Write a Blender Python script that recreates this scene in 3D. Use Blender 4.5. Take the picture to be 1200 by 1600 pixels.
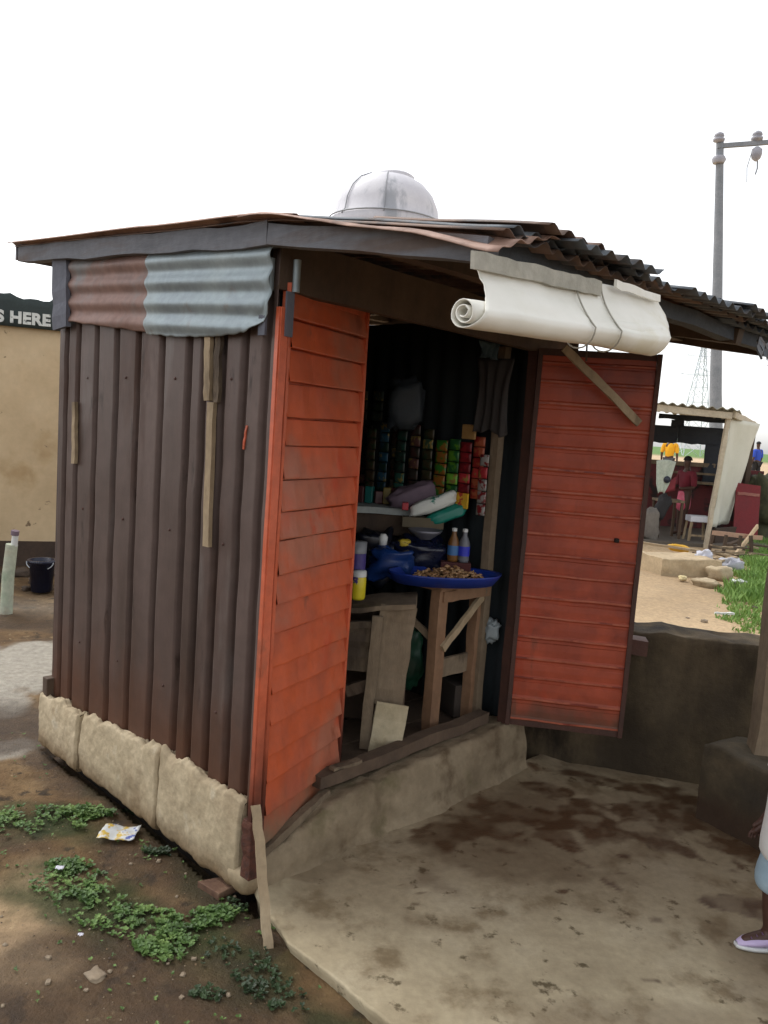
import bpy, math, random
from mathutils import Vector, Matrix, noise as mn
rad = math.radians
for o in list(bpy.data.objects): bpy.data.objects.remove(o, do_unlink=True)
S = bpy.context.scene; COL = S.collection
rnd = random.Random(7)

# ---------------------------------------------------------------- camera
cd = bpy.data.cameras.new('camera'); cam = bpy.data.objects.new('camera', cd); COL.objects.link(cam)
S.camera = cam
S.render.resolution_x = 768; S.render.resolution_y = 1024
cd.sensor_fit = 'HORIZONTAL'; cd.sensor_width = 36.0; cd.lens = 36.0 * 1235 / 1200
cd.clip_start = 0.05; cd.clip_end = 3000
cam.matrix_world = (Matrix.Translation((0, 0, 1.6)) @ Matrix.Rotation(rad(90 - 6.2), 4, 'X')
                    @ Matrix.Rotation(rad(4.0), 4, 'Z'))
# ---------------------------------------------------------------- world: overcast daylight
SUN_EL, SUN_AZ = 58, -50          # azimuth from +Y towards +X
w = bpy.data.worlds.new('World'); S.world = w; w.use_nodes = True
nt = w.node_tree; nt.nodes.clear()
sky = nt.nodes.new('ShaderNodeTexSky'); sky.sky_type = 'NISHITA'; sky.sun_disc = False
sky.sun_elevation = rad(SUN_EL); sky.sun_rotation = rad(SUN_AZ)
sky.air_density = 1.0; sky.dust_density = 1.5; sky.ozone_density = 1.0
hs = nt.nodes.new('ShaderNodeHueSaturation'); hs.inputs['Saturation'].default_value = 0.12
bg = nt.nodes.new('ShaderNodeBackground'); bg.inputs['Strength'].default_value = 0.15
wo = nt.nodes.new('ShaderNodeOutputWorld')
nt.links.new(sky.outputs[0], hs.inputs['Color']); nt.links.new(hs.outputs[0], bg.inputs[0]); nt.links.new(bg.outputs[0], wo.inputs[0])
sd = bpy.data.lights.new('sun', 'SUN'); sun = bpy.data.objects.new('sun', sd); COL.objects.link(sun)
sd.energy = 0.6; sd.angle = rad(25); sd.color = (1.0, .96, .9)
sdir = Vector((math.sin(rad(SUN_AZ)) * math.cos(rad(SUN_EL)), math.cos(rad(SUN_AZ)) * math.cos(rad(SUN_EL)), math.sin(rad(SUN_EL))))
sun.rotation_euler = sdir.to_track_quat('Z', 'Y').to_euler()
vs = S.view_settings; vs.view_transform = 'Standard'; vs.look = 'None'; vs.gamma = 1; vs.exposure = 1.0
vs.use_curve_mapping = False

# ---------------------------------------------------------------- materials
def lin(c):
    r = []
    for x in c[:3]:
        x = x / 255
        r.append(x / 12.92 if x <= .04045 else ((x + .055) / 1.055) ** 2.4)
    return (r[0], r[1], r[2], 1)
MATS = {}
def pm(name, cols, scale=4, stretch=(1, 1, 1), rough=.8, metal=0, bump=.2, bscale=60, dirt=None, dscale=3,
       dth=(.5, .62), detail=8, zrust=None, trans=None, attr=None, spec=.5, dstretch=(1, 1, 1), mottled=.12, bdist=.01):
    """cols: list of colours spread over a noise ramp; dirt: a second colour laid over by a second noise"""
    if name in MATS: return MATS[name]
    m = bpy.data.materials.new(name); MATS[name] = m; m.use_nodes = True
    t = m.node_tree; N = t.nodes; Lk = t.links
    b = N['Principled BSDF']
    tc = N.new('ShaderNodeTexCoord')
    def mapping(st, off=0):
        mp = N.new('ShaderNodeMapping'); mp.inputs['Scale'].default_value = st
        mp.inputs['Location'].default_value = (off, off * 1.7, off * .6)
        Lk.new(tc.outputs['Object'], mp.inputs['Vector']); return mp.outputs[0]
    def noi(vec, sc, det=8, ro=.6):
        n = N.new('ShaderNodeTexNoise'); n.inputs['Scale'].default_value = sc
        n.inputs['Detail'].default_value = det; n.inputs['Roughness'].default_value = ro
        Lk.new(vec, n.inputs['Vector']); return n.outputs['Fac']
    n1 = noi(mapping(stretch), scale, detail)
    cr = N.new('ShaderNodeValToRGB'); e = cr.color_ramp.elements
    k = len(cols)
    for i, c in enumerate(cols):
        p = .5 if k == 1 else .33 + .34 * i / (k - 1)
        if i < 2: e[i].position = p if k > 1 else i; e[i].color = lin(c)
        else:
            ee = e.new(p); ee.color = lin(c)
    if k == 1: e[0].color = e[1].color = lin(cols[0])
    Lk.new(n1, cr.inputs[0]); out = cr.outputs[0]
    def mix(fac, a, bcol, isc=True, mode='MIX'):
        mx = N.new('ShaderNodeMix'); mx.data_type = 'RGBA'; mx.blend_type = mode
        if hasattr(fac, 'links') or hasattr(fac, 'node'): Lk.new(fac, mx.inputs[0])
        else: mx.inputs[0].default_value = fac
        Lk.new(a, mx.inputs[6])
        if isc: mx.inputs[7].default_value = lin(bcol)
        else: Lk.new(bcol, mx.inputs[7])
        return mx.outputs[2]
    def ramp(fac, lo, hi):
        r = N.new('ShaderNodeMapRange'); r.inputs[1].default_value = lo; r.inputs[2].default_value = hi
        r.interpolation_type = 'SMOOTHSTEP'
        Lk.new(fac, r.inputs[0]); return r.outputs[0]
    if dirt is not None:
        dl = dirt if isinstance(dirt, list) else ([tuple(dirt) + ((1, 1, 1),) * (4 - len(dirt))] if isinstance(dirt[0], tuple) else [(dirt, dscale, dth, dstretch)])
        for i, (c, ds, th, st) in enumerate(dl):
            out = mix(ramp(noi(mapping(st, 3.1 + i * 2.3), ds), *th), out, c)
    if zrust is not None:              # (colour, z where full, z where none, noise amount)
        c, z0, z1, am = zrust
        gp = N.new('ShaderNodeNewGeometry'); sx = N.new('ShaderNodeSeparateXYZ'); Lk.new(gp.outputs['Position'], sx.inputs[0])
        nz = noi(mapping((1, 1, .6), 9), 9)
        ma = N.new('ShaderNodeMath'); ma.operation = 'MULTIPLY_ADD'; ma.inputs[1].default_value = am; Lk.new(nz, ma.inputs[0]); Lk.new(sx.outputs[2], ma.inputs[2])
        out = mix(ramp(ma.outputs[0], z1 + am * .5, z0 + am * .5), out, c)
    roughv = None
    if attr:                            # [(attribute, colour, rough or None)]
        for an, c, ro in attr:
            at = N.new('ShaderNodeAttribute'); at.attribute_name = an
            fac = at.outputs['Fac']
            out = mix(fac, out, c)
            if ro is not None:
                mr = N.new('ShaderNodeMapRange'); mr.inputs[3].default_value = rough; mr.inputs[4].default_value = ro
                Lk.new(fac, mr.inputs[0]); roughv = mr.outputs[0]
    if mottled:
        nf = noi(mapping((1, 1, 1), 5), bscale * .5, 4)
        mr = N.new('ShaderNodeMapRange'); mr.inputs[1].default_value = .3; mr.inputs[2].default_value = .7
        mr.inputs[3].default_value = 1 - mottled; mr.inputs[4].default_value = 1 + mottled; Lk.new(nf, mr.inputs[0])
        cx = N.new('ShaderNodeCombineColor'); [Lk.new(mr.outputs[0], cx.inputs[i]) for i in range(3)]
        out = mix(1.0, out, cx.outputs[0], False, 'MULTIPLY')
    Lk.new(out, b.inputs['Base Color'])
    b.inputs['Metallic'].default_value = metal; b.inputs['Specular IOR Level'].default_value = spec
    if roughv is not None: Lk.new(roughv, b.inputs['Roughness'])
    else:
        rr = N.new('ShaderNodeMapRange'); rr.inputs[1].default_value = .3; rr.inputs[2].default_value = .7
        rr.inputs[3].default_value = max(.05, rough - .12); rr.inputs[4].default_value = min(1, rough + .12)
        Lk.new(n1, rr.inputs[0]); Lk.new(rr.outputs[0], b.inputs['Roughness'])
    if bump:
        bp = N.new('ShaderNodeBump'); bp.inputs['Strength'].default_value = bump; bp.inputs['Distance'].default_value = bdist
        Lk.new(noi(mapping(stretch), bscale, 6, .7), bp.inputs['Height']); Lk.new(bp.outputs[0], b.inputs['Normal'])
    if trans: b.inputs['Transmission Weight'].default_value = trans
    return m

# ---------------------------------------------------------------- mesh builder
class MB:
    def __init__(s): s.v = []; s.f = []; s.sm = []; s.mi = []; s.cur = 0
    def add(s, vs, fs, smooth=False):
        k = len(s.v); s.v += [Vector(p) for p in vs]
        for f in fs: s.f.append([i + k for i in f]); s.sm.append(smooth); s.mi.append(s.cur)
        return s
    def box(s, c, size, rot=None, taper=1):
        hx, hy, hz = [d / 2 for d in size]; c = Vector(c)
        vs = []
        for z in (-1, 1):
            k = taper if z > 0 else 1
            for x, y in ((-1, -1), (1, -1), (1, 1), (-1, 1)):
                p = Vector((x * hx * k, y * hy * k, z * hz))
                if rot is not None: p = rot @ p
                vs.append(c + p)
        return s.add(vs, [(3, 2, 1, 0), (4, 5, 6, 7), (0, 1, 5, 4), (1, 2, 6, 5), (2, 3, 7, 6), (3, 0, 4, 7)])
    def beam(s, p0, p1, w, h, seg=6, jit=.003, side=None, seed=0):
        """sawn timber between two points, slightly bent and uneven; w across, h the other way"""
        p0 = Vector(p0); p1 = Vector(p1); d = (p1 - p0).normalized()
        a = Vector(side) if side is not None else d.cross(Vector((0, 0, 1)))
        if a.length < .01: a = Vector((1, 0, 0))
        a = (a - d * a.dot(d)).normalized(); b = d.cross(a)
        vs = []; r = random.Random(seed + int(abs(p0.x * 1000 + p1.z * 777)))
        for i in range(seg + 1):
            c = p0.lerp(p1, i / seg) + a * r.uniform(-jit, jit) + b * r.uniform(-jit, jit)
            for x, y in ((-1, -1), (1, -1), (1, 1), (-1, 1)):
                vs.append(c + a * (x * w / 2 + r.uniform(-jit, jit) * .6) + b * (y * h / 2 + r.uniform(-jit, jit) * .6))
        fs = [(3, 2, 1, 0), tuple(seg * 4 + i for i in range(4))]
        for i in range(seg):
            for k in range(4): fs.append((i * 4 + k, i * 4 + (k + 1) % 4, i * 4 + 4 + (k + 1) % 4, i * 4 + 4 + k))
        return s.add(vs, fs)
    def tube(s, pts, r, n=10, cap=True):
        pts = [Vector(p) for p in pts]; m = len(pts)
        R = r if isinstance(r, (list, tuple)) else [r] * m
        vs = []; ref = None
        for i, p in enumerate(pts):
            d = (pts[min(i + 1, m - 1)] - pts[max(i - 1, 0)]).normalized()
            if ref is None: ref = d.orthogonal().normalized()
            a = (ref - d * ref.dot(d)).normalized(); ref = a; b = d.cross(a)
            for k in range(n):
                t = 2 * math.pi * k / n; vs.append(p + (a * math.cos(t) + b * math.sin(t)) * R[i])
        fs = []
        for i in range(m - 1):
            for k in range(n): fs.append((i * n + k, i * n + (k + 1) % n, i * n + n + (k + 1) % n, i * n + n + k))
        s.add(vs, fs, True)
        if cap:
            s.add(vs[:n], [tuple(range(n))[::-1]]); s.add(vs[-n:], [tuple(range(n))])
        return s
    def lathe(s, c, prof, n=20, axis=None, sx=1):
        """prof: (radius, height) from bottom up"""
        c = Vector(c); ax = Vector(axis).normalized() if axis else Vector((0, 0, 1))
        a = ax.orthogonal().normalized(); b = ax.cross(a); vs = []
        for r, h in prof:
            for k in range(n):
                t = 2 * math.pi * k / n
                vs.append(c + ax * h + (a * math.cos(t) + b * math.sin(t) * sx) * r)
        fs = []
        for i in range(len(prof) - 1):
            for k in range(n): fs.append((i * n + k, i * n + (k + 1) % n, i * n + n + (k + 1) % n, i * n + n + k))
        s.add(vs, fs, True); s.add(vs[:n], [tuple(range(n))[::-1]]); s.add(vs[-n:], [tuple(range(n))]); return s
    def grid(s, fn, nu, nv, smooth=True, closeu=False):
        vs = [fn(i / nu, j / nv) for j in range(nv + 1) for i in range(nu + 1)]
        fs = [(j * (nu + 1) + i, j * (nu + 1) + i + 1, (j + 1) * (nu + 1) + i + 1, (j + 1) * (nu + 1) + i) for j in range(nv) for i in range(nu)]
        return s.add(vs, fs, smooth)
    def build(s, name, mat, parent=None, loc=None, thick=0, bevel=0, subsurf=0, weld=False):
        if loc is None: loc = parent['_w'] if parent is not None else base(s.v)
        loc = Vector(loc)
        me = bpy.data.meshes.new(name)
        me.from_pydata([tuple(p - loc) for p in s.v], [], s.f)
        for m in (mat if isinstance(mat, (list, tuple)) else [mat]): me.materials.append(m)
        me.polygons.foreach_set('use_smooth', s.sm); me.polygons.foreach_set('material_index', s.mi); me.update()
        o = bpy.data.objects.new(name, me); COL.objects.link(o)
        if parent is not None: o.parent = parent
        else: o.location = loc
        o['_w'] = tuple(loc)
        if weld: mo = o.modifiers.new('weld', 'WELD'); mo.merge_threshold = .0005
        if thick: mo = o.modifiers.new('solid', 'SOLIDIFY'); mo.thickness = thick; mo.offset = 0
        if bevel: mo = o.modifiers.new('bevel', 'BEVEL'); mo.width = bevel; mo.segments = 2; mo.limit_method = 'ANGLE'
        if subsurf: mo = o.modifiers.new('sub', 'SUBSURF'); mo.levels = subsurf; mo.render_levels = subsurf
        return o
def base(vs):
    return Vector((sum(p.x for p in vs) / len(vs), sum(p.y for p in vs) / len(vs), min(p.z for p in vs)))
def tag(o, label=None, cat=None, group=None, kind=None):
    for k, v in (('label', label), ('category', cat), ('group', group), ('kind', kind)):
        if v: o[k] = v
    return o
def thing(name, loc, label, cat, group=None):
    o = bpy.data.objects.new(name, None); COL.objects.link(o); o.location = loc; o.empty_display_size = .1
    o['_w'] = tuple(loc); return tag(o, label, cat, group)
def nz(x, y, z=0, s=1.0): return mn.noise(Vector((x * s, y * s, z * s)))
def fbm(x, y, z=0, s=1.0, o=4): return mn.fractal(Vector((x * s, y * s, z * s)), 1.0, 2.0, o)
def sst(a, b, x):
    t = min(1, max(0, (x - a) / (b - a))); return t * t * (3 - 2 * t)
def interp(x, pts):
    if x <= pts[0][0]: return pts[0][1]
    for (a, b), (c, d) in zip(pts, pts[1:]):
        if x <= c: return b + (d - b) * (x - a) / (c - a)
    return pts[-1][1]

def pillow(c, sx, sy, sz, rot=(0, 0, 0), seed=0, crumple=.25, n=18):
    m = MB(); R = Matrix.Rotation(rot[2], 3, 'Z') @ Matrix.Rotation(rot[1], 3, 'Y') @ Matrix.Rotation(rot[0], 3, 'X'); c = Vector(c)
    def fn(i, j):
        a = i * 2 * math.pi; b = (j - .5) * math.pi
        p = Vector((math.cos(a) * math.cos(b), math.sin(a) * math.cos(b), math.sin(b)))
        p = Vector([math.copysign(abs(q) ** .6, q) for q in p])
        k = 1 + crumple * fbm(p.x + seed, p.y, p.z, 1.6)
        return c + R @ Vector((p.x * sx * k, p.y * sy * k, p.z * sz * k))
    return m.grid(fn, n, n)

# kiosk frame: x along the front (to the right and back), y along the left wall (to the left and back)
K0 = Vector((-.38, 2.55, 0)); ANG = rad(46.3)
UX = Vector((math.cos(ANG), math.sin(ANG), 0)); VY = Vector((-math.sin(ANG), math.cos(ANG), 0))
def Wd(x, y, z): return K0 + UX * x + VY * y + Vector((0, 0, z))
KR = Matrix.Rotation(ANG, 3, 'Z')

# ---------------------------------------------------------------- ground
def axis(lo, hi, step, out, n):
    a = [lo + step * i for i in range(int((hi - lo) / step) + 1)]
    L_ = [lo - (out * ((i / n) ** 3)) for i in range(n, 0, -1)]; R_ = [a[-1] + (out * ((i / n) ** 3)) for i in range(1, n + 1)]
    return L_ + a + R_
def gz(x, y):
    # distance left/below of the concrete apron: mud a few cm lower
    z = -.045 + .02 * fbm(x, y, 0, 1.6) + .006 * fbm(x, y, 3, 9)
    if y > 4.2 and x > -.2: z += .04 * sst(4.2, 5.5, y)
    # flat grey slab patches left of the kiosk
    if 0 < 1: z += .02 * sst(.0, .3, .8 - abs(y - 4.9)) * sst(-1.6, -1.9, x)
    if (x > .3 and y < 4.15 and y > .9) : z = -.10
    d = (Vector((x, y, 0)) - K0); lx, ly = d.dot(UX), d.dot(VY)
    if -.02 < lx < 1.7 and -.1 < ly < 1.6: z = -.10
    if y > 30: z = -.03
    z += .36 * sst(17, 24, y)
    return z
xs = axis(-3.2, .6, .024, 400, 30); ys = axis(1.3, 5.6, .026, 600, 40)
g = MB(); nx, ny = len(xs), len(ys)
g.add([(x, y, gz(x, y)) for y in ys for x in xs], [(j * nx + i, j * nx + i + 1, (j + 1) * nx + i + 1, (j + 1) * nx + i) for j in range(ny - 1) for i in range(nx - 1)], True)
M_ground = pm('ground_soil', [(88, 68, 44), (108, 84, 56), (130, 106, 74)], scale=3.5, rough=.85, bump=.7, bscale=55, bdist=.02, spec=.3,
              dirt=[((84, 66, 48), 1.7, (.47, .62), (1, 1, 1)), ((62, 50, 36), 9, (.56, .66), (1, 1, 1)), ((150, 130, 98), 22, (.62, .70), (1, 1, 1))],
              attr=[('sand', (205, 178, 142), None), ('pale', (168, 161, 148), .45), ('field', (92, 124, 58), None), ('algae', (44, 58, 26), None), ('wet', (62, 46, 32), .4)], mottled=.2)
go = g.build('ground', M_ground, loc=(0, 0, 0)); tag(go, kind='structure')
def blob(x, y, cx, cy, rx, ry, ang=0, soft=.35, na=.35, ns=5):
    dx, dy = x - cx, y - cy; c, s_ = math.cos(ang), math.sin(ang)
    u, v = (dx * c + dy * s_) / rx, (-dx * s_ + dy * c) / ry
    d = math.sqrt(u * u + v * v)
    if d > 2.2: return 0
    d += na * fbm(x, y, cx * 7, ns)
    return 1 - sst(1 - soft, 1 + soft, d)
def addattr(o, name, fn):
    a = o.data.attributes.new(name, 'FLOAT', 'POINT')
    lx = o.location
    a.data.foreach_set('value', [max(0, min(1, fn(v.co.x + lx.x, v.co.y + lx.y))) for v in o.data.vertices])
def f_sand(x, y):
    r = 0
    if y > 3.9 and x > -.5: r = sst(3.9, 4.4, y) * (.75 + .5 * fbm(x, y, 0, .9)) * (1 - .9 * sst(80, 140, y))
    if y > 20: r = max(r, (.8) * (1 - sst(85, 115, y + 8 * nz(x, 0, 0, .05))))
    r = max(r, .45 * blob(x, y, -1.12, 2.36, .2, .3), .4 * blob(x, y, -1.0, 2.15, .18, .12))
    return r
def f_field(x, y): return sst(85, 115, y + 12 * nz(x, 0, 0, .05))
def f_pale(x, y):
    r = blob(x, y, -2.25, 4.75, .75, .5, .1, .12, .7, 3.5) * .95
    r = max(r, .9 * blob(x, y, -2.0, 4.1, .17, .17, 0, .15), .9 * blob(x, y, -1.72, 3.6, .12, .12, 0, .15), .3 * blob(x, y, -3.0, 6.2, .8, .25))
    return r
def f_algae(x, y):
    r = 0
    for a in ((-1.32, 2.95, .3, .13), (-.85, 2.46, .36, .14, -.5), (-.36, 2.25, .22, .12, -.6), (-.52, 2.62, .28, .07, -.75), (-.9, 3.05, .45, .06, -.75), (-.05, 2.0, .25, .06, -.7)):
        r = max(r, .85 * blob(x, y, *a, soft=.7, na=.8, ns=7))
    return r
def f_wet(x, y):
    r = 0
    d = (Vector((x, y, 0)) - K0); ly, lx = d.dot(VY), d.dot(UX)
    if -.3 < lx < .2 and -.3 < ly < 1.9: r = .7 * sst(-.22, -.03, lx + .08 * fbm(x, y, 0, 5))
    r = max(r, .65 * blob(x, y, -.6, 2.05, .6, .25, -.3), .6 * blob(x, y, -.75, 2.75, .35, .15, -.6), .8 * blob(x, y, -1.8, 3.85, .5, .3), .7 * blob(x, y, -2.4, 5.75, .8, .25), .6 * blob(x, y, -2.6, 7.4, 1.2, .5))
    return r
for n_, f_ in (('sand', f_sand), ('field', f_field), ('pale', f_pale), ('algae', f_algae), ('wet', f_wet)): addattr(go, n_, f_)

# concrete apron in front of the kiosk
EDGE = [(.6, 1.5), (1.0, 1.08), (1.97, .12), (2.13, -.04), (2.28, -.20), (2.5, -.335), (2.56, -.36), (2.62, -.30), (3.9, .93)]
YS = [.6 + .0135 * i for i in range(int(3.45 / .0135))]; NXa = 200
def arow(y):
    x0 = interp(y, EDGE) + (.012 * nz(y, 1, 0, 9) + .006 * nz(y, 5, 0, 40) if y < 2.55 else 0)
    return x0
ap = MB(); vs = []
for y in YS:
    x0 = arow(y); 
    vs.append((x0 + .03, y, -.14)); vs.append((x0 + .012, y, -.03)); vs.append((x0, y, -.008))
    for i in range(NXa + 1):
        x = x0 + .006 + (2.6 - x0) * (i / NXa) ** 1.15
        z = .004 * fbm(x, y, 0, 2) + .0015 * fbm(x, y, 0, 14)
        d = Vector((x, y, 0)) - K0; ly = d.dot(VY)
        if ly > -.25 and y > 2.5: z += .018 * sst(-.14, -.02, ly + .03 * fbm(x, y, 2, 4))     # fillet up to the plinth
        vs.append((x, y, z))
n_ = NXa + 4
ap.add(vs, [(j * n_ + i, j * n_ + i + 1, (j + 1) * n_ + i + 1, (j + 1) * n_ + i) for j in range(len(YS) - 1) for i in range(n_ - 1)], True)
M_conc = pm('apron_concrete', [(152, 138, 112), (172, 158, 130), (186, 173, 146)], scale=2.2, rough=.8, bump=.25, bscale=70, spec=.3,
            dirt=[((126, 110, 84), 5, (.5, .7), (1, 1, 1)), ((96, 84, 62), 14, (.6, .7), (1, 1, 1))],
            attr=[('darken', (84, 64, 44), None), ('stain', (72, 49, 32), .28)], mottled=.1)
apo = ap.build('pavement', M_conc, loc=(0, 0, 0)); tag(apo, kind='structure')
def f_stain(x, y):
    r = 0
    for a in ((.45, 3.05, .22, .13, .3), (.62, 3.22, .1, .16, .9), (.85, 3.47, .12, .045, -.2), (1.0, 3.2, .28, .16, .1), (.8, 3.0, .05, .12, .6), (1.25, 3.55, .32, .06, -.35), (1.35, 3.3, .16, .14, -.4),
              (1.25, 3.02, .2, .06, -.7), (1.42, 2.62, .2, .045, -.2), (.93, 2.71, .07, .018, -1.0), (1.02, 2.52, .035, .022, .2), (.98, 2.8, .02, .012), (1.02, 2.93, .03, .012), (.86, 2.84, .04, .014, -.6),
              (.15, 2.62, .02, .009, .0), (.22, 2.58, .012, .006), (.1, 2.57, .01, .006), (.2, 2.52, .01, .007), (.3, 3.05, .12, .03, .5), (.73, 2.66, .02, .015), (.9, 2.22, .03, .01), (.96, 2.2, .01, .01), (1.5, 3.25, .15, .25, 0)):
        r = max(r, blob(x, y, *a, soft=.16, na=1.0, ns=7))
    r *= .6 + .4 * sst(-.25, .1, fbm(x, y, 9, 11))
    for a in ((.95, 3.22, .06, .03, .2), (1.16, 3.17, .09, .05), (.62, 3.1, .07, .05), (1.1, 3.42, .08, .05), (.42, 3.2, .08, .03), (.5, 2.98, .04, .03), (.36, 3.12, .05, .03)):
        r *= 1 - .85 * blob(x, y, *a, soft=.3, na=.5, ns=9)
    return r * .88
def f_darken(x, y):  # tone deepens towards the kiosk and the right, plus soft patches
    r = .6 * sst(.1, .7, .55 + .9 * fbm(x, y, 4, 1.6)) * sst(2.3, 3.2, y + .25 * x)
    r = max(r, .7 * blob(x, y, .7, 3.1, .6, .4, .3, .5, .8), .65 * blob(x, y, 1.3, 3.3, .5, .4, 0, .5, .8), .5 * blob(x, y, 1.5, 2.3, .35, .5), .35 * blob(x, y, .9, 2.0, .5, .12))
    d = Vector((x, y, 0)) - K0
    r = max(r, .6 * sst(-.2, -.03, d.dot(VY) + .06 * fbm(x, y, 1, 5)) if y > 2.6 else 0)
    return r
addattr(apo, 'stain', f_stain); addattr(apo, 'darken', f_darken)

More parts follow.
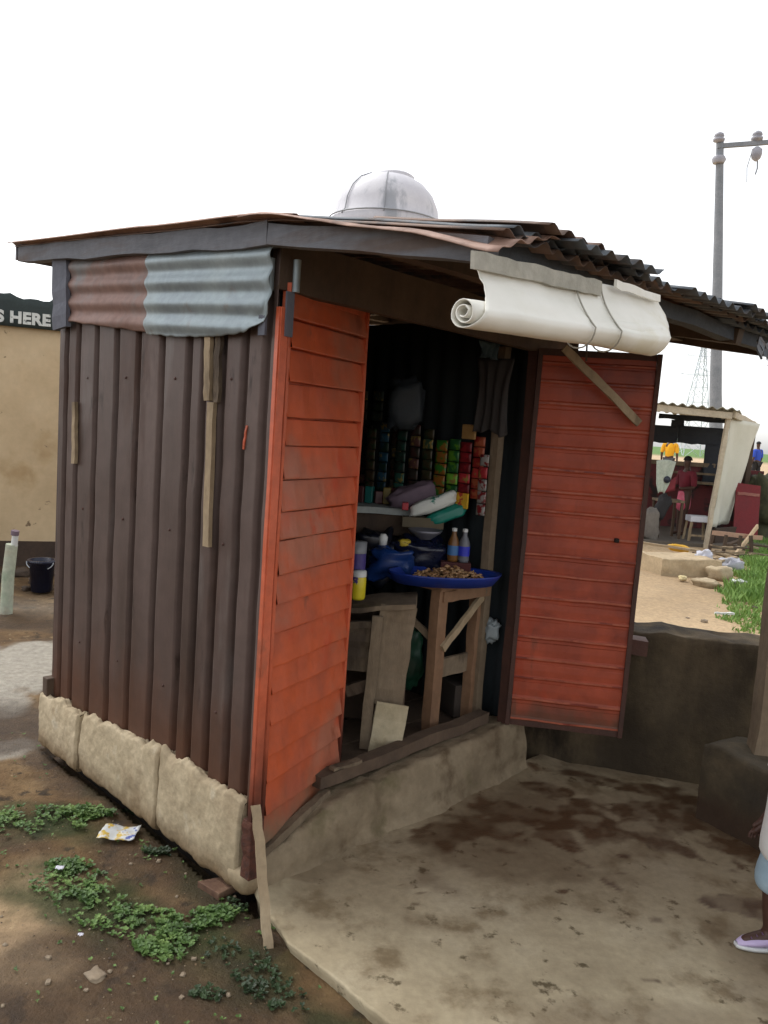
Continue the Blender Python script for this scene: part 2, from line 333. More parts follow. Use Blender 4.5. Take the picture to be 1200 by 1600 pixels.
# ---------------------------------------------------------------- material set
M = dict(
 wallmetal=pm('weathered_brown_metal', [(70, 56, 50), (86, 70, 64), (100, 84, 78)], scale=3, stretch=(1, 1, .15), rough=.55, metal=.25, bump=.12, bscale=30,
              dirt=[((70, 48, 38), 3, (.54, .68), (1, 1, .3)), ((108, 100, 96), 4, (.58, .75), (1, 1, .2)), ((50, 36, 30), 12, (.6, .72), (1, 1, .3))], zrust=((92, 60, 44), .2, .75, .5)),
 mauve=pm('faded_rust_sheet', [(118, 92, 84), (138, 110, 100), (124, 94, 84)], scale=4, rough=.65, metal=.2, dirt=((122, 124, 124), 3, (.5, .7), (1, 1, 1)), bump=.15),
 bluegrey=pm('galvanised_blue_grey', [(122, 134, 140), (140, 152, 156), (154, 164, 166)], scale=3, rough=.5, metal=.3, bump=.12, dirt=((128, 118, 108), 5, (.58, .72), (1, 1, 1))),
 board=pm('grey_blue_board', [(84, 86, 96), (102, 104, 114)], scale=5, stretch=(1, 1, .2), rough=.8, bump=.3),
 slatewood=pm('slate_dark_timber', [(58, 62, 68), (76, 80, 84)], scale=4, rough=.85, bump=.4),
 fascia=pm('fascia_timber', [(84, 86, 92), (106, 108, 114), (98, 88, 84)], scale=4, stretch=(.4, .4, 3), rough=.8, bump=.3),
 roof=pm('roof_rust_sheet', [(92, 76, 66), (116, 92, 78), (138, 112, 94)], scale=3, rough=.6, metal=.2, bump=.2, dirt=[((78, 76, 76), 4, (.5, .65), (1, 1, 1)), ((86, 62, 48), 8, (.58, .7), (1, 1, 1))]),
 rooftop=pm('roof_pinkish_sheet', [(150, 120, 106), (170, 140, 124)], scale=3, rough=.65, metal=.15, bump=.2, dirt=((110, 84, 70), 4, (.52, .66), (1, 1, 1))),
 roofgrey=pm('roof_slate_sheet', [(70, 76, 82), (92, 98, 104), (108, 112, 116)], scale=4, rough=.6, metal=.3, bump=.2, dirt=((82, 70, 62), 6, (.52, .66), (1, 1, 1))),
 timber=pm('dark_timber', [(66, 52, 42), (84, 68, 54), (98, 80, 64)], scale=4, stretch=(1, 1, .3), rough=.85, bump=.5, bscale=50),
 timberlt=pm('pale_timber', [(136, 118, 92), (156, 136, 108), (170, 152, 124)], scale=6, stretch=(1, 1, .2), rough=.8, bump=.4, bscale=60, dirt=((104, 88, 66), 5, (.56, .7), (1, 1, .3))),
 plank=pm('grey_worn_plank', [(96, 82, 66), (118, 102, 82), (134, 118, 98)], scale=5, stretch=(1, 1, .25), rough=.85, bump=.5, bscale=60, dirt=((70, 58, 46), 4, (.54, .68), (1, 1, .4))),
 tablewood=pm('table_wood', [(112, 84, 62), (132, 100, 74), (142, 110, 84)], scale=5, stretch=(1, 1, .2), rough=.75, bump=.3, bscale=60),
 orange=pm('orange_painted_metal', [(178, 82, 48), (190, 86, 46), (168, 84, 58)], scale=3, rough=.5, bump=.1, bscale=25, spec=.4,
           dirt=[((166, 100, 76), 2.2, (.46, .64), (1, 1, 1)), ((184, 72, 38), 4, (.58, .72), (1, 1, 1)), ((140, 74, 50), 9, (.6, .72), (1, 1, .5))], zrust=((124, 100, 78), .12, .32, .25)),
 orangejamb=pm('orange_jamb_paint', [(190, 88, 54), (202, 102, 70)], scale=4, rough=.5, bump=.15, dirt=((150, 84, 60), 7, (.56, .7), (1, 1, .4)), zrust=((72, 34, 24), .25, .7, .35)),
 red=pm('red_brown_painted_metal', [(150, 66, 44), (164, 72, 46), (140, 64, 46)], scale=2.5, rough=.5, bump=.1, bscale=25, spec=.4,
        dirt=[((128, 56, 40), 2.6, (.48, .66), (1, 1, 1)), ((160, 62, 36), 4, (.54, .7), (2, 2, .6)), ((120, 62, 44), 10, (.62, .74), (1, 1, .3))], zrust=((100, 66, 50), .25, .42, .2)),
 redridge=pm('pale_ridge_paint', [(158, 78, 54), (170, 92, 68)], scale=9, rough=.5, bump=.1, dirt=((124, 50, 36), 6, (.5, .6), (1, 1, 1))),  # paler tone for the ridge tops of the right door
 darkframe=pm('dark_frame', [(60, 38, 30), (80, 50, 40)], scale=6, rough=.7, bump=.3),
 plinth=pm('plinth_mortar', [(170, 153, 126), (182, 166, 138), (194, 178, 150)], scale=5, rough=.9, bump=.3, bscale=90, spec=.2,
           dirt=[((142, 122, 96), 3, (.5, .72), (1, 1, 1)), ((196, 184, 160), 7, (.58, .72), (1, 1, 1))], zrust=((118, 98, 72), -.02, .10, .1)),
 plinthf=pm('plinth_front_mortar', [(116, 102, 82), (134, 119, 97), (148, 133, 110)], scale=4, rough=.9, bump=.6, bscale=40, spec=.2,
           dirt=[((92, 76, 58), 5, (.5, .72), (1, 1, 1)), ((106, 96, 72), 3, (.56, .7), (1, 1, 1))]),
 dark=pm('painted_shade_dark', [(30, 24, 20), (44, 36, 30)], scale=6, rough=.95, bump=.3),
 inner=pm('dark_inner_metal', [(30, 38, 42), (38, 46, 50)], scale=3, rough=.8, bump=.1, mottled=.05),  # one dark tone for the inner faces of the walls
 tarp=pm('off_white_plastic_sheet', [(222, 220, 208), (232, 230, 220), (238, 236, 228)], scale=3, rough=.45, bump=.08, bscale=20, spec=.5, mottled=.02,
         dirt=((216, 210, 188), 3, (.54, .72), (1, 1, 1))),
 cord=pm('grey_cord', [(150, 146, 134), (172, 168, 156)], scale=30, rough=.9),
 oldwall=pm('old_dark_wall', [(72, 62, 48), (90, 78, 60), (108, 94, 74)], scale=3, rough=.9, bump=.7, bscale=30, spec=.2,  # dark mottled tone over the whole low wall
            dirt=[((58, 50, 40), 2, (.4, .7), (1, 1, .5)), ((26, 23, 20), 1.6, (.46, .66), (1.3, 1.3, .4)), ((66, 68, 44), 5, (.62, .74), (1, 1, 1))]),
 mossblock=pm('mossy_block', [(52, 45, 34), (70, 61, 46), (98, 86, 66)], scale=4, rough=.9, bump=.6, bscale=40, zrust=((62, 46, 32), .05, .2, .15)),
 tan=pm('tan_plaster', [(190, 166, 130), (202, 178, 142), (212, 190, 156)], scale=1.2, rough=.9, bump=.15, bscale=30, mottled=.05,
        dirt=[((176, 148, 108), 1.5, (.52, .7), (1, 1, 1)), ((120, 100, 76), 9, (.66, .72), (1, 1, 1))]),
 band=pm('dark_green_grey_paint', [(44, 54, 54), (58, 68, 66)], scale=3, rough=.8, bump=.2),
 white=pm('white_paint', [(200, 204, 200), (220, 222, 216)], scale=20, rough=.7, bump=.1, dirt=((120, 124, 120), 12, (.6, .68), (1, 1, 1))),
 footing=pm('damp_brown_footing', [(56, 44, 36), (78, 62, 50)], scale=4, rough=.9, bump=.4),
 pvc=pm('pale_green_pvc', [(158, 172, 148), (182, 188, 168), (168, 160, 140)], scale=5, rough=.5, bump=.1, dirt=((116, 128, 96), 4, (.58, .7), (1, 1, .5))),
 navy=pm('navy_plastic', [(20, 24, 44), (28, 34, 58)], scale=5, rough=.35, bump=.05),
 tank=pm('pale_grey_tank_plastic', [(200, 198, 204), (212, 210, 214)], scale=3, rough=.5, bump=.05, mottled=.04, dirt=((160, 162, 168), 3, (.55, .7), (1, 1, .3))),
 polegrey=pm('haze_paled_concrete', [(126, 132, 138), (146, 150, 156)], scale=4, rough=.85, bump=.2),  # haze put into the colour: grey lightened for the distant pole
 steel=pm('haze_paled_steel', [(196, 202, 210), (208, 214, 220)], scale=4, rough=.5, metal=.3),  # steel made paler to put the pylon's haze into its colour
)

def corr(m, O, dx, dy, L_, Wid, pitch, amp, up, nl=8, per=6, wob=.004, seed=0, trim=None):
    """corrugated sheet: waves run along dy-direction (length L_), repeat along dx (width Wid)"""
    O = Vector(O); dx = Vector(dx); dy = Vector(dy); up = Vector(up); nw = max(8, int(Wid / pitch * per))
    def fn(i, j):
        a = i * Wid; b = j * L_
        if trim: b0, b1 = trim(a); b = b0 + (b1 - b0) * j
        h = amp * math.sin(2 * math.pi * a / pitch) + wob * fbm(a + seed, b, seed, 2.5)
        return O + dx * a + dy * b + up * h
    return m.grid(fn, nw, nl)

# ================================================================ KIOSK
kiosk = thing('kiosk', Wd(.78, .78, 0), 'small metal kiosk of brown ribbed sheet on a low plinth, its red door open', 'kiosk')
# left wall: vertical trapezoid ribs
grooves = [1.50, 1.385, 1.215, 1.04, .865, .685, .5, .40, .285, .16, .045]
def leftwall_x(y):
    x = 0
    for gy in grooves:
        d = abs(y - gy)
        if d < .030: x = max(x, .036 * (1 - sst(.011, .024, d)))
    return x
yy = [0.0]
while yy[-1] < 1.56: yy.append(yy[-1] + .0052)
lw = MB(); NZ = 24
def wz(y, t):
    zb = interp(y, [(0, .25), (1.56, .17)]) ; zt = 2.14 + .06 * y
    return zb + (zt - zb) * t
lw.add([Wd(leftwall_x(y) + .004 * nz(y, j * .2, 0, 2.5), y, wz(y, j / NZ)) for j in range(NZ + 1) for y in yy],
       [(j * len(yy) + i, j * len(yy) + i + 1, (j + 1) * len(yy) + i + 1, (j + 1) * len(yy) + i) for j in range(NZ) for i in range(len(yy) - 1)], True)
lw.build('side_wall', M['wallmetal'], kiosk, thick=.002)
for zz_ in (.55, 1.15, 1.72):
    for yv_ in (1.30, .95, .59, .23):
        m = MB(); m.lathe(Wd(-.001, yv_ + .02 * nz(yv_, zz_, 0, 9), zz_ + .02 * nz(zz_, yv_, 3, 9)), [(.006, 0), (.005, .003), (.001, .004)], 8, axis=-UX); m.build('nail_head', M['darkframe'], kiosk)
# far-left corner post and little foot block
MB().box(Wd(.02, 1.565, 1.17), (.04, .03, 2.0), KR).build('corner_post', M['wallmetal'], kiosk, bevel=.003)
MB().box(Wd(-.01, 1.575, .25), (.05, .05, .12), KR).build('foot_block', M['timber'], kiosk, bevel=.004)
# back wall, right wall (ribbed, seen from inside)
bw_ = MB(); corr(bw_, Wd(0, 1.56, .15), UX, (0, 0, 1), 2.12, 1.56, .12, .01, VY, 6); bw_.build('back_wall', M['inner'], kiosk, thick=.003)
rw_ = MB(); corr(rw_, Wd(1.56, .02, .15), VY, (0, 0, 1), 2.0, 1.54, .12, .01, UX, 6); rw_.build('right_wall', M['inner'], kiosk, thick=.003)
# unseen panel added inside the left wall to keep light out
MB().box(Wd(.045, .78, 1.15), (.006, 1.5, 1.9), KR).build('light_block_panel', M['inner'], kiosk)
# horizontal corrugated patches at the top of the left wall
def patch(name, y0, y1, zb, mat, x, seed, tear=None):
    m = MB(); H_ = .30
    def fn(i, j):
        y = y0 + (y1 - y0) * i
        b = zb(y); zt = 2.20 + .06 * y; z = b + (zt - b) * j
        xx = x - .0075 * math.sin(2 * math.pi * (2.20 + .06 * y - z + .006 * nz(y, 0, seed, 2)) / .076) - .0018 * fbm(y, z, seed, 3)
        if j < .12: xx -= .005 * nz(y, 3, seed, 9)
        return Wd(xx, y, z)
    m.grid(fn, 50, 60); return m.build(name, mat, kiosk, thick=.002)
patch('wall_patch', 1.45, .70, lambda y: 1.885 + .10 * (y - .7) + .006 * nz(y, 0, 0, 12), M['mauve'], -.022, 1)
patch('wall_patch', .765, .0, lambda y: interp(y, [(0, 1.945), (.03, 1.90), (.06, 1.893), (.12, 1.868), (.3, 1.862), (.55, 1.868), (.765, 1.885)]) + .006 * nz(y, 0, 0, 25), M['bluegrey'], -.034, 4)
m = MB(); m.beam(Wd(-.03, 1.50, 1.93), Wd(-.03, 1.53, 2.26), .14, .02, side=VY, jit=.004); m.build('corner_board', M['board'], kiosk)
# wooden battens on the left wall
for (y0, za, zb_, wd_) in ((.345, 1.87, 1.645, .035), (.31, 1.64, 1.135, .036), (1.37, 1.61, 1.34, .03)):
    m = MB(); m.beam(Wd(-.014, y0, zb_), Wd(-.014, y0 + .012, za), wd_, .016, side=VY, jit=.0015, seg=8); m.build('batten', M['timberlt'], kiosk)
m = MB(); m.beam(Wd(-.008, .30, 1.64), Wd(-.008, .305, 1.875), .03, .014, side=VY); m.build('batten', M['plank'], kiosk)
m = MB(); m.beam(Wd(-.004, .14, 1.49), Wd(-.004, .125, 1.57), .009, .004, side=VY, jit=.001)
m.build('paint_chip', M['orange'], kiosk)

# plinth, left side: three rough mortar-covered blocks with an undercut
def topz(y): return interp(y, [(-.05, .315), (.10, .30), (.30, .315), (.55, .315), (.8, .285), (1.1, .26), (1.35, .235), (1.45, .25), (1.60, .225)])
def plinth_block(y0, y1, seed, out):
    m = MB(); NU, NV = 44, 22
    def fn(i, j):
        y = y0 + (y1 - y0) * i; e = min(i, 1 - i) * abs(y1 - y0)
        tz = topz(y) + .022 * fbm(y, seed, 0, 9) + .014 * nz(y, seed, 0, 26)
        drop = .012 * (1 - sst(0, .007, e))
        if j < .62:
            t = j / .62; z = -.015 + .012 * fbm(y, seed, 5, 14) + (tz + .015) * t
            x = -out - .0 - .007 * fbm(y * 2, z * 2, seed, 3) - .003 * fbm(y, z, seed, 22) + .012 * t ** 6 - .002 * abs(fbm(y, z, seed + 2, 40))
            if t < .05: x += .012 * (1 - t / .05)
        else:
            t = (j - .62) / .38; z = tz * (1 - .0) - .03 * t + .008 * fbm(y, t, seed, 12)
            x = -out + .03 + (.03 + out) * t - .012 * fbm(y * 2, tz * 2, seed, 4) * (1 - t)
        return Wd(x + drop, y, z - drop * .4)
    m.grid(fn, NU * 3, NV * 3)
    def cap(i, j, yv, ii):
        p = fn(ii, j); q = Wd(.05, yv, 0); return p.lerp(Vector((q.x, q.y, p.z)), i)
    m.grid(lambda i, j: cap(i, j, y0, 0), 3, NV); m.grid(lambda i, j: cap(1 - i, j, y1, 1), 3, NV)
    return m
for (a, b, sd_, ou) in ((.02, .545, 1.3, .035), (.555, 1.20, 5.7, .038), (1.21, 1.60, 9.2, .05)):
    plinth_block(a, b, sd_, ou).build('plinth_block', M['plinth'], kiosk)
# front plinth face and footing
m = MB()
def ffn(i, j):
    x = .03 + 1.57 * i; tz = interp(x, [(-.06, .12), (.15, .115), (.4, .205), (.9, .225), (1.6, .245)]) + .012 * fbm(x, 0, 3, 6) + .006 * nz(x, 2, 0, 25)
    if j < .6:
        t = j / .6; z = -.02 + (tz + .02) * t
        y = -.05 + .035 * t ** 2 - .012 * fbm(x, z, 7, 5) - .004 * fbm(x, z, 2, 22) - .04 * (1 - sst(0, .25, t)) - .012 * math.sin(t * 3.1)
    else:
        t = (j - .6) / .4; z = tz - .012 * t + .006 * fbm(x, t, 7, 10); y = -.015 + .14 * t
    return Wd(x, y, z)
m.grid(ffn, 90, 24); m.build('plinth_front', M['plinthf'], kiosk)
MB().box(Wd(.79, .80, .02), (1.5, 1.5, .27), KR).build('footing', M['dark'], kiosk)  # near black, painting in the shade of the gap under the plinth
# plank floor
m = MB()
for i in range(7): m.beam(Wd(.1, .22 + .2 * i, .2), Wd(1.5, .22 + .2 * i, .2), .19, .03, side=VY, seg=4)
m.build('floor', M['timber'], kiosk)
m = MB(); m.beam(Wd(.36, .075, .245), Wd(1.42, .085, .265), .06, .05, side=VY, seg=10, jit=.004); m.build('sill_joist', M['timber'], kiosk)
m = MB(); m.beam(Wd(.42, .06, .285), Wd(.57, .055, .282), .03, .012, side=VY); m.build('sill_strip', M['plank'], kiosk)
m = MB(); m.beam(Wd(.05, -.012, .118), Wd(.40, .055, .20), .03, .03, side=VY, seg=8, jit=.003); m.build('sill_strip', M['plank'], kiosk)
# lintel and frame
m = MB(); m.beam(Wd(.0, .02, 2.085), Wd(1.80, .02, 2.06), .045, .16, side=VY, seg=10); m.build('lintel', M['timber'], kiosk)
m = MB(); m.beam(Wd(1.50, .02, .2), Wd(1.50, .02, 1.99), .055, .05, side=UX, seg=10); m.build('door_post', M['darkframe'], kiosk)
# orange corner angle
m = MB(); m.beam(Wd(-.012, -.045, .075), Wd(.016, -.016, 1.95), .030, .006, side=UX, seg=10, jit=.0008); m.beam(Wd(-.030, -.036, .08), Wd(.000, -.006, 1.95), .018, .006, side=VY, seg=10, jit=.0008)
m.build('corner_angle', M['orangejamb'], kiosk, bevel=.001)
m = MB(); m.beam(Wd(-.012, -.030, .06), Wd(-.008, -.026, .26), .05, .05, side=UX, seg=8, jit=.004); m.build('corner_foot', pm('rust_foot', [(60, 32, 24), (92, 50, 34), (70, 44, 36)], scale=20, bump=1, bscale=60), kiosk, bevel=.003)
m = pillow(Wd(.035, .02, .03), .075, .068, .05, (0, 0, ANG), 14, .06, 24); m.build('corner_mortar', M['plinth'], kiosk)
for a_ in ((-.012, .03), (.045, -.03)):
    m = MB(); m.tube([Wd(*a_, 2.0), Wd(*a_, 2.10)], .012); m.build('hinge_tube', M['bluegrey'], kiosk)
m = MB(); m.box(Wd(-.022, .045, 1.93), (.008, .035, .14), KR); m.box(Wd(.03, -.022, 1.93), (.03, .008, .14), KR); m.build('corner_bracket', M['board'], kiosk)

# doors: horizontal lapped ribs
def leaf(name, A, B, z0, z1, mat, pitch, depth, style, edge, framemat, label, sag=0):
    A = Vector((A[0], A[1], 0)); B = Vector((B[0], B[1], 0)); d = (B - A); Wl = d.length; d.normalize(); n = Vector((d.y, -d.x, 0))
    if n.dot(Vector((0, 0, 0)) - A) < 0: n = -n
    m = MB(); zs = []
    z = z0; k = 0
    while z < z1 - .001:
        top = min(z + pitch * (1 + .12 * math.sin(k * 2.3)), z1)
        if style == 'lap': prof = [(0, -.014), (.007, -.014), (.008, depth), (.012, depth), (.5 * (top - z), depth * .5), (top - z - .001, 0)]
        else:
            h = top - z; prof = [(0, 0), (h * .12, 0), (h * .2, depth), (h * .28, depth), (h * .36, 0), (h * .66, .001), (h * .97, 0)]
        zs += [(z + a, o, k) for a, o in prof]
        z = top; k += 1
    zs.append((z1, 0, k)); NU = 24
    def P(i, zz, off, kk):
        u = i / NU
        return A + d * (edge + (Wl - 2 * edge) * u) + n * (off + .004 * fbm(u * 2, zz, 2, 2) + .003 * math.sin(kk * 1.7)) + Vector((0, 0, zz + sag * u + .003 * nz(u * 2, kk * 3.3, 0, 1.5)))
    vs = [P(i, *q) for q in zs for i in range(NU + 1)]
    m.add(vs, [(j * (NU + 1) + i, j * (NU + 1) + i + 1, (j + 1) * (NU + 1) + i + 1, (j + 1) * (NU + 1) + i) for j in range(len(zs) - 1) for i in range(NU)])
    mid = A.lerp(B, .5)
    if style != 'lap':
        k0 = 0
        for j in range(len(zs) - 1):
            if zs[j][1] > depth * .5 and zs[j + 1][1] > depth * .5:
                for i in range(NU): m.mi[j * NU + i] = 1
    dr = m.build(name, [mat, M['redridge']], kiosk, thick=.002); dr['label'] = label
    # frame
    f = MB()
    for e, w_ in ((A + d * edge * .5, edge), (B - d * edge * .5, edge)):
        f.beam(e + n * .000 + Vector((0, 0, z0 - .01)), e + Vector((0, 0, z1 + .01)), w_, .03, side=d, jit=.0015, seg=10)
    for zz in (z0 + .005, z1 - .005): f.beam(A + d * edge - n * .006 + Vector((0, 0, zz)), B - d * edge - n * .006 + Vector((0, 0, zz + sag)), .02, .03, side=n, jit=.001)
    fr = f.build('door_frame', framemat, dr); return dr, A, B, d, n
LA = Wd(.030, -.004, 0); LB = Wd(.545, .158, 0)
ld, *_ = leaf('door', LA, LB, .135, 2.02, M['orange'], .105, .018, 'lap', .016, M['orangejamb'], 'orange lapped metal door leaf on the left, nearly closed')  # paint mottled all over, only the foot duller
RA = Wd(1.475, -.005, 0); RB = Wd(1.785, -.44, 0)
rd, A_, B_, d_, n_v = leaf('door', RA, RB, .255, 1.985, M['red'], .098, .005, 'ridge', .02, M['darkframe'], 'dark red metal door leaf on the right, swung wide open')
# stay batten nailed on the door and reaching above it
m = MB(); p0 = A_ + d_ * .10 + n_v * .16 + Vector((0, 0, 1.985)); p1 = B_ - d_ * .07 + n_v * .03 + Vector((0, 0, 1.69))
m.beam(p0, p1, .035, .012, side=Vector((0, 0, 1)), seg=8); m.build('door_stay', M['timberlt'], kiosk)
for q_ in ([p0 + Vector((.09, 0, .14)), p0 + Vector((.1, 0, -.05)), .004], [p0 + Vector((.08, .15, .12)), p0 + Vector((.08, .15, -.04)), .016]):
    m = MB(); m.tube(q_[:2], q_[2], 6); m.build('hanger', M['timber'], kiosk)
m = MB(); m.box(A_ + d_ * .42 + n_v * .012 + Vector((0, 0, 1.16)), (.02, .02, .02)); m.build('latch_hole_shade', M['dark'], rd, bevel=.004)  # solid dark block painted in place of the shade inside a hole

# roof
def rz(y): return 2.212 + (.062 * y if y > 0 else .155 * y)
EY, BY, RX = -.90, 1.97, 2.05
def roofsheet(x0, x1, y0, y1, dz, mat, seed, tilt=0, skew=0, name='roof_sheet'):
    m = MB(); nW = int((x1 - x0) / .076 * 7); 
    def fn(i, j):
        a = (x1 - x0) * i; y = y0 + (y1 - y0) * j
        x = x0 + a + skew * j
        rag = (.012 * nz(a, seed, 0, 14) if j == 0 else 0)
        h = .010 * math.sin(2 * math.pi * a / .076) + .006 * fbm(a, y, seed, 1.5) - .008 + dz + tilt * a
        return Wd(x, y + rag, rz(y) + h)
    m.grid(fn, nW, 14); return m.build(name, mat, kiosk, thick=.0015)
roofsheet(-.06, .72, EY, BY, 0, M['roof'], 1); roofsheet(.66, 1.44, EY - .02, BY - .03, .012, M['roof'], 2, .0)
roofsheet(1.36, RX, EY + .01, BY - .05, .004, M['roofgrey'], 3, .0)
roofsheet(-.09, .5, -.15, BY + .02, .010, M['rooftop'], 6)
for (x0, x1, y0, y1, dz, mt, sd_, ti) in ((-.02, .45, -.90, -.1, .016, 'roofgrey', 11, .01), (.15, .62, -.97, -.2, .026, 'roofgrey', 12, .02), (.5, 1.0, -.93, -.1, .020, 'roofgrey', 13, -.01),
        (.42, .80, -.90, -.2, .040, 'roofgrey', 14, -.03), (.8, 1.35, -.98, -.2, .018, 'roofgrey', 15, .01), (1.1, 1.6, -.94, -.15, .035, 'roofgrey', 16, -.02), (1.5, 2.07, -.95, .1, .022, 'roofgrey', 17, .01), (.05, .35, -.95, -.35, .040, 'roof', 18, .0), (1.25, 1.5, -1.0, -.3, .045, 'roofgrey', 19, -.04)):
    roofsheet(x0, x1, y0, y1, dz, M[mt], sd_, ti, skew=rnd.uniform(-.05, .05))
# drooping pinkish sheet over the near corner of the roof
m = MB()
def dfn(i, j):
    y = .1 - 1.02 * i; t = j
    x = -.10 + .46 * t * (1 - .3 * i); z = rz(y) + .030 - .045 * (1 - t) ** 2 * (0.6 + i) - .02 * sst(.75, 1, i) * (1 - t) + .005 * math.sin(t * 30) + .01 * fbm(y, t, 3, 3)
    return Wd(x, y, z)
m.grid(dfn, 30, 40); m.build('roof_sheet', M['rooftop'], kiosk, thick=.002)
# rafters and purlins
for x in (-.03, 1.56, 2.0):
    m = MB(); m.beam(Wd(x, 0.0, rz(0) - .05), Wd(x, BY - .03, rz(BY) - .045), .05, .075, seg=14, jit=.005, side=UX); m.beam(Wd(x, EY + .05, rz(EY) - .04), Wd(x, -.002, rz(0) - .05), .05, .06, seg=6, side=UX)
    m.build('rafter', M['fascia'] if x < 0 else M['timber'], kiosk)
for y in (EY + .09, -.42, .75, 1.45, BY - .08):
    m = MB(); m.beam(Wd(-.0, y, rz(y) - .04), Wd(2.0, y, rz(y) - .04), .05, .05, seg=12, side=VY, jit=.004); m.build('purlin', M['slatewood' if y < -.5 else 'timber'], kiosk)
m = MB(); m.beam(Wd(-.05, BY, rz(BY) - .03), Wd(1.9, BY, rz(BY) - .03), .02, .07, seg=6, side=VY); m.build('fascia_board', M['fascia'], kiosk)
m = MB()
for i in range(7): 
    x = 1.5 + rnd.uniform(0, .5); m.beam(Wd(x, EY - .03, rz(EY) - .06), Wd(x + rnd.uniform(-.1, .1), EY - .05, rz(EY) - rnd.uniform(.1, .14)), .04, .004, side=UX, jit=.006)
m.build('torn_strip', M['roofgrey'], kiosk)

# ================================================================ rolled plastic sheet under the eave
def zt(x): return 1.972 + .062 * (x + .27)
roll = thing('rolled_sheet', Wd(.15, -.97, 1.83), 'off-white plastic sheet rolled up and tied under the front edge of the rusty roof', 'plastic sheet')
NR = 70
def rprof(s, x):
    """s 0..1 from the nail line down and into the spiral: returns y,z"""
    R0 = interp(x, [(-.33, .034), (.2, .042), (.62, .050)]); top = zt(x); drop = interp(x, [(-.33, .128), (.62, .128)])
    cy, cz = -.985 - R0 * .2, top - drop
    if s < .3:
        t = s / .3; y0 = -.955; y1 = cy - R0 * .98
        return y0 + (y1 - y0) * (t ** 1.6), top - (drop) * t
    t = (s - .3) / .7; a = math.pi + t * 2 * math.pi * 2.4; r = R0 * (1 - .72 * t)
    return cy + math.cos(a) * r, cz + math.sin(a) * r
def rfn(i, j):
    s = j
    xl = -.295 + .07 * (1 - sst(.08, .34, s)) + .03 * sst(.05, .25, s) * (1 - sst(.25, .4, s)); xr = .625 + .02 * sst(.0, .12, s) - .10 * sst(.12, .34, s)
    x = xl + (xr - xl) * i; y, z = rprof(s, x)
    return Wd(x, y + .006 * fbm(x, s * 2, 1, 4), z + .005 * fbm(x, s * 2, 5, 3))
m = MB(); m.grid(rfn, 60, NR); m.build('sheet', M['tarp'], roll, thick=.0025)
m = MB(); m.beam(Wd(-.255, -.972, zt(-.265) - .016), Wd(.27, -.972, zt(.27) - .018), .012, .036, side=VY, seg=14, jit=.002); m.build('batten', pm('pale_grey_batten', [(150, 148, 136), (176, 172, 160)], scale=12, bump=.3), roll)
m = MB(); m.beam(Wd(.34, -.975, zt(.34) - .0), Wd(.60, -.975, zt(.6) - .012), .008, .02, side=VY, seg=8, jit=.002); m.build('batten', M['tarp'], roll)
for x in (.15, .275):
    R0 = interp(x, [(-.33, .034), (.2, .042), (.62, .050)]) + .006; cy = -.985 - (R0 - .006) * .2; cz = zt(x) - .128; pts = []
    for q in range(13):
        yy_, zz_ = rprof(.3 * q / 12, x); pts.append(Wd(x + .02 - .02 * q / 12, yy_ - .007, zz_))
    pts += [Wd(x + .002 * q, cy + math.cos(math.pi * (1 + q / 10)) * R0, cz + math.sin(math.pi * (1 + q / 10)) * R0) for q in range(1, 13)]
    m = MB(); m.tube(pts, .0022, 5); m.build('tie_cord', M['cord'], roll)

# ================================================================ interior: table, cabinet, goods
tb = thing('table', Wd(1.28, .5, .215), 'rough wooden table with a braced end inside the kiosk, under the blue tray', 'table')
TZ = .90
m = MB()
for i in range(4): m.beam(Wd(1.14 + .09 * i, .14, TZ), Wd(1.14 + .09 * i, 1.1, TZ), .085, .02, side=UX)
m.build('table_top', M['tablewood'], tb)
for (x, y) in ((1.14, .18), (1.44, .19), (1.14, 1.05), (1.44, 1.05)):
    m = MB(); m.beam(Wd(x, y, .215), Wd(x, y, TZ - .011), .062, .05, side=UX, seg=8); m.build('leg', M['tablewood'], tb)
m = MB(); m.beam(Wd(1.15, .15, .62), Wd(1.43, .155, .83), .035, .016, side=Vector((0, 0, 1))); m.build('brace', M['timberlt'], tb)
m = MB(); m.beam(Wd(1.13, .152, .86), Wd(1.47, .152, .86), .05, .016, side=Vector((0, 0, 1))); m.build('apron_rail', M['tablewood'], tb)
m = MB(); m.beam(Wd(1.13, .21, .50), Wd(1.47, .21, .50), .09, .018, side=Vector((0, 0, 1))); m.build('rail', M['plank'], tb)
m = MB(); m.beam(Wd(1.05, .40, .82), Wd(1.14, .22, .66), .03, .016, side=Vector((0, 0, 1))); m.build('brace', M['plank'], tb)

cb = thing('cabinet', (-.02, 3.45, .215), 'battered plywood counter cabinet with missing panels just inside the kiosk, beside the left door', 'cabinet')
cr_ = Matrix.Rotation(rad(-3), 3, 'Z')
def cbb(name, x0, x1, y0, y1, z0, z1, mt='plank', j=0):
    m = MB(); m.box(((x0 + x1) / 2, (y0 + y1) / 2, (z0 + z1) / 2), (x1 - x0, y1 - y0, z1 - z0), cr_); return m.build(name, M[mt], cb, bevel=.003)
m = MB(); m.beam((-.22, 3.42, .80), (.17, 3.40, .855), .26, .02, side=(0, 1, 0), seg=5, jit=.004); m.build('counter_top', M['plank'], cb)
m = MB(); m.beam((-.22, 3.29, .735), (-.02, 3.29, .76), .022, .03, side=(0, 1, 0)); m.build('trim_strip', M['plank'], cb)
m = MB(); m.beam((-.12, 3.31, .55), (-.115, 3.30, .75), .19, .014, side=(1, 0, 0)); m.build('front_panel', M['plank'], cb)
m = MB(); m.beam((-.11, 3.30, .455), (-.0, 3.30, .50), .05, .02, side=(0, 0, 1)); m.build('rail', M['timber'], cb)
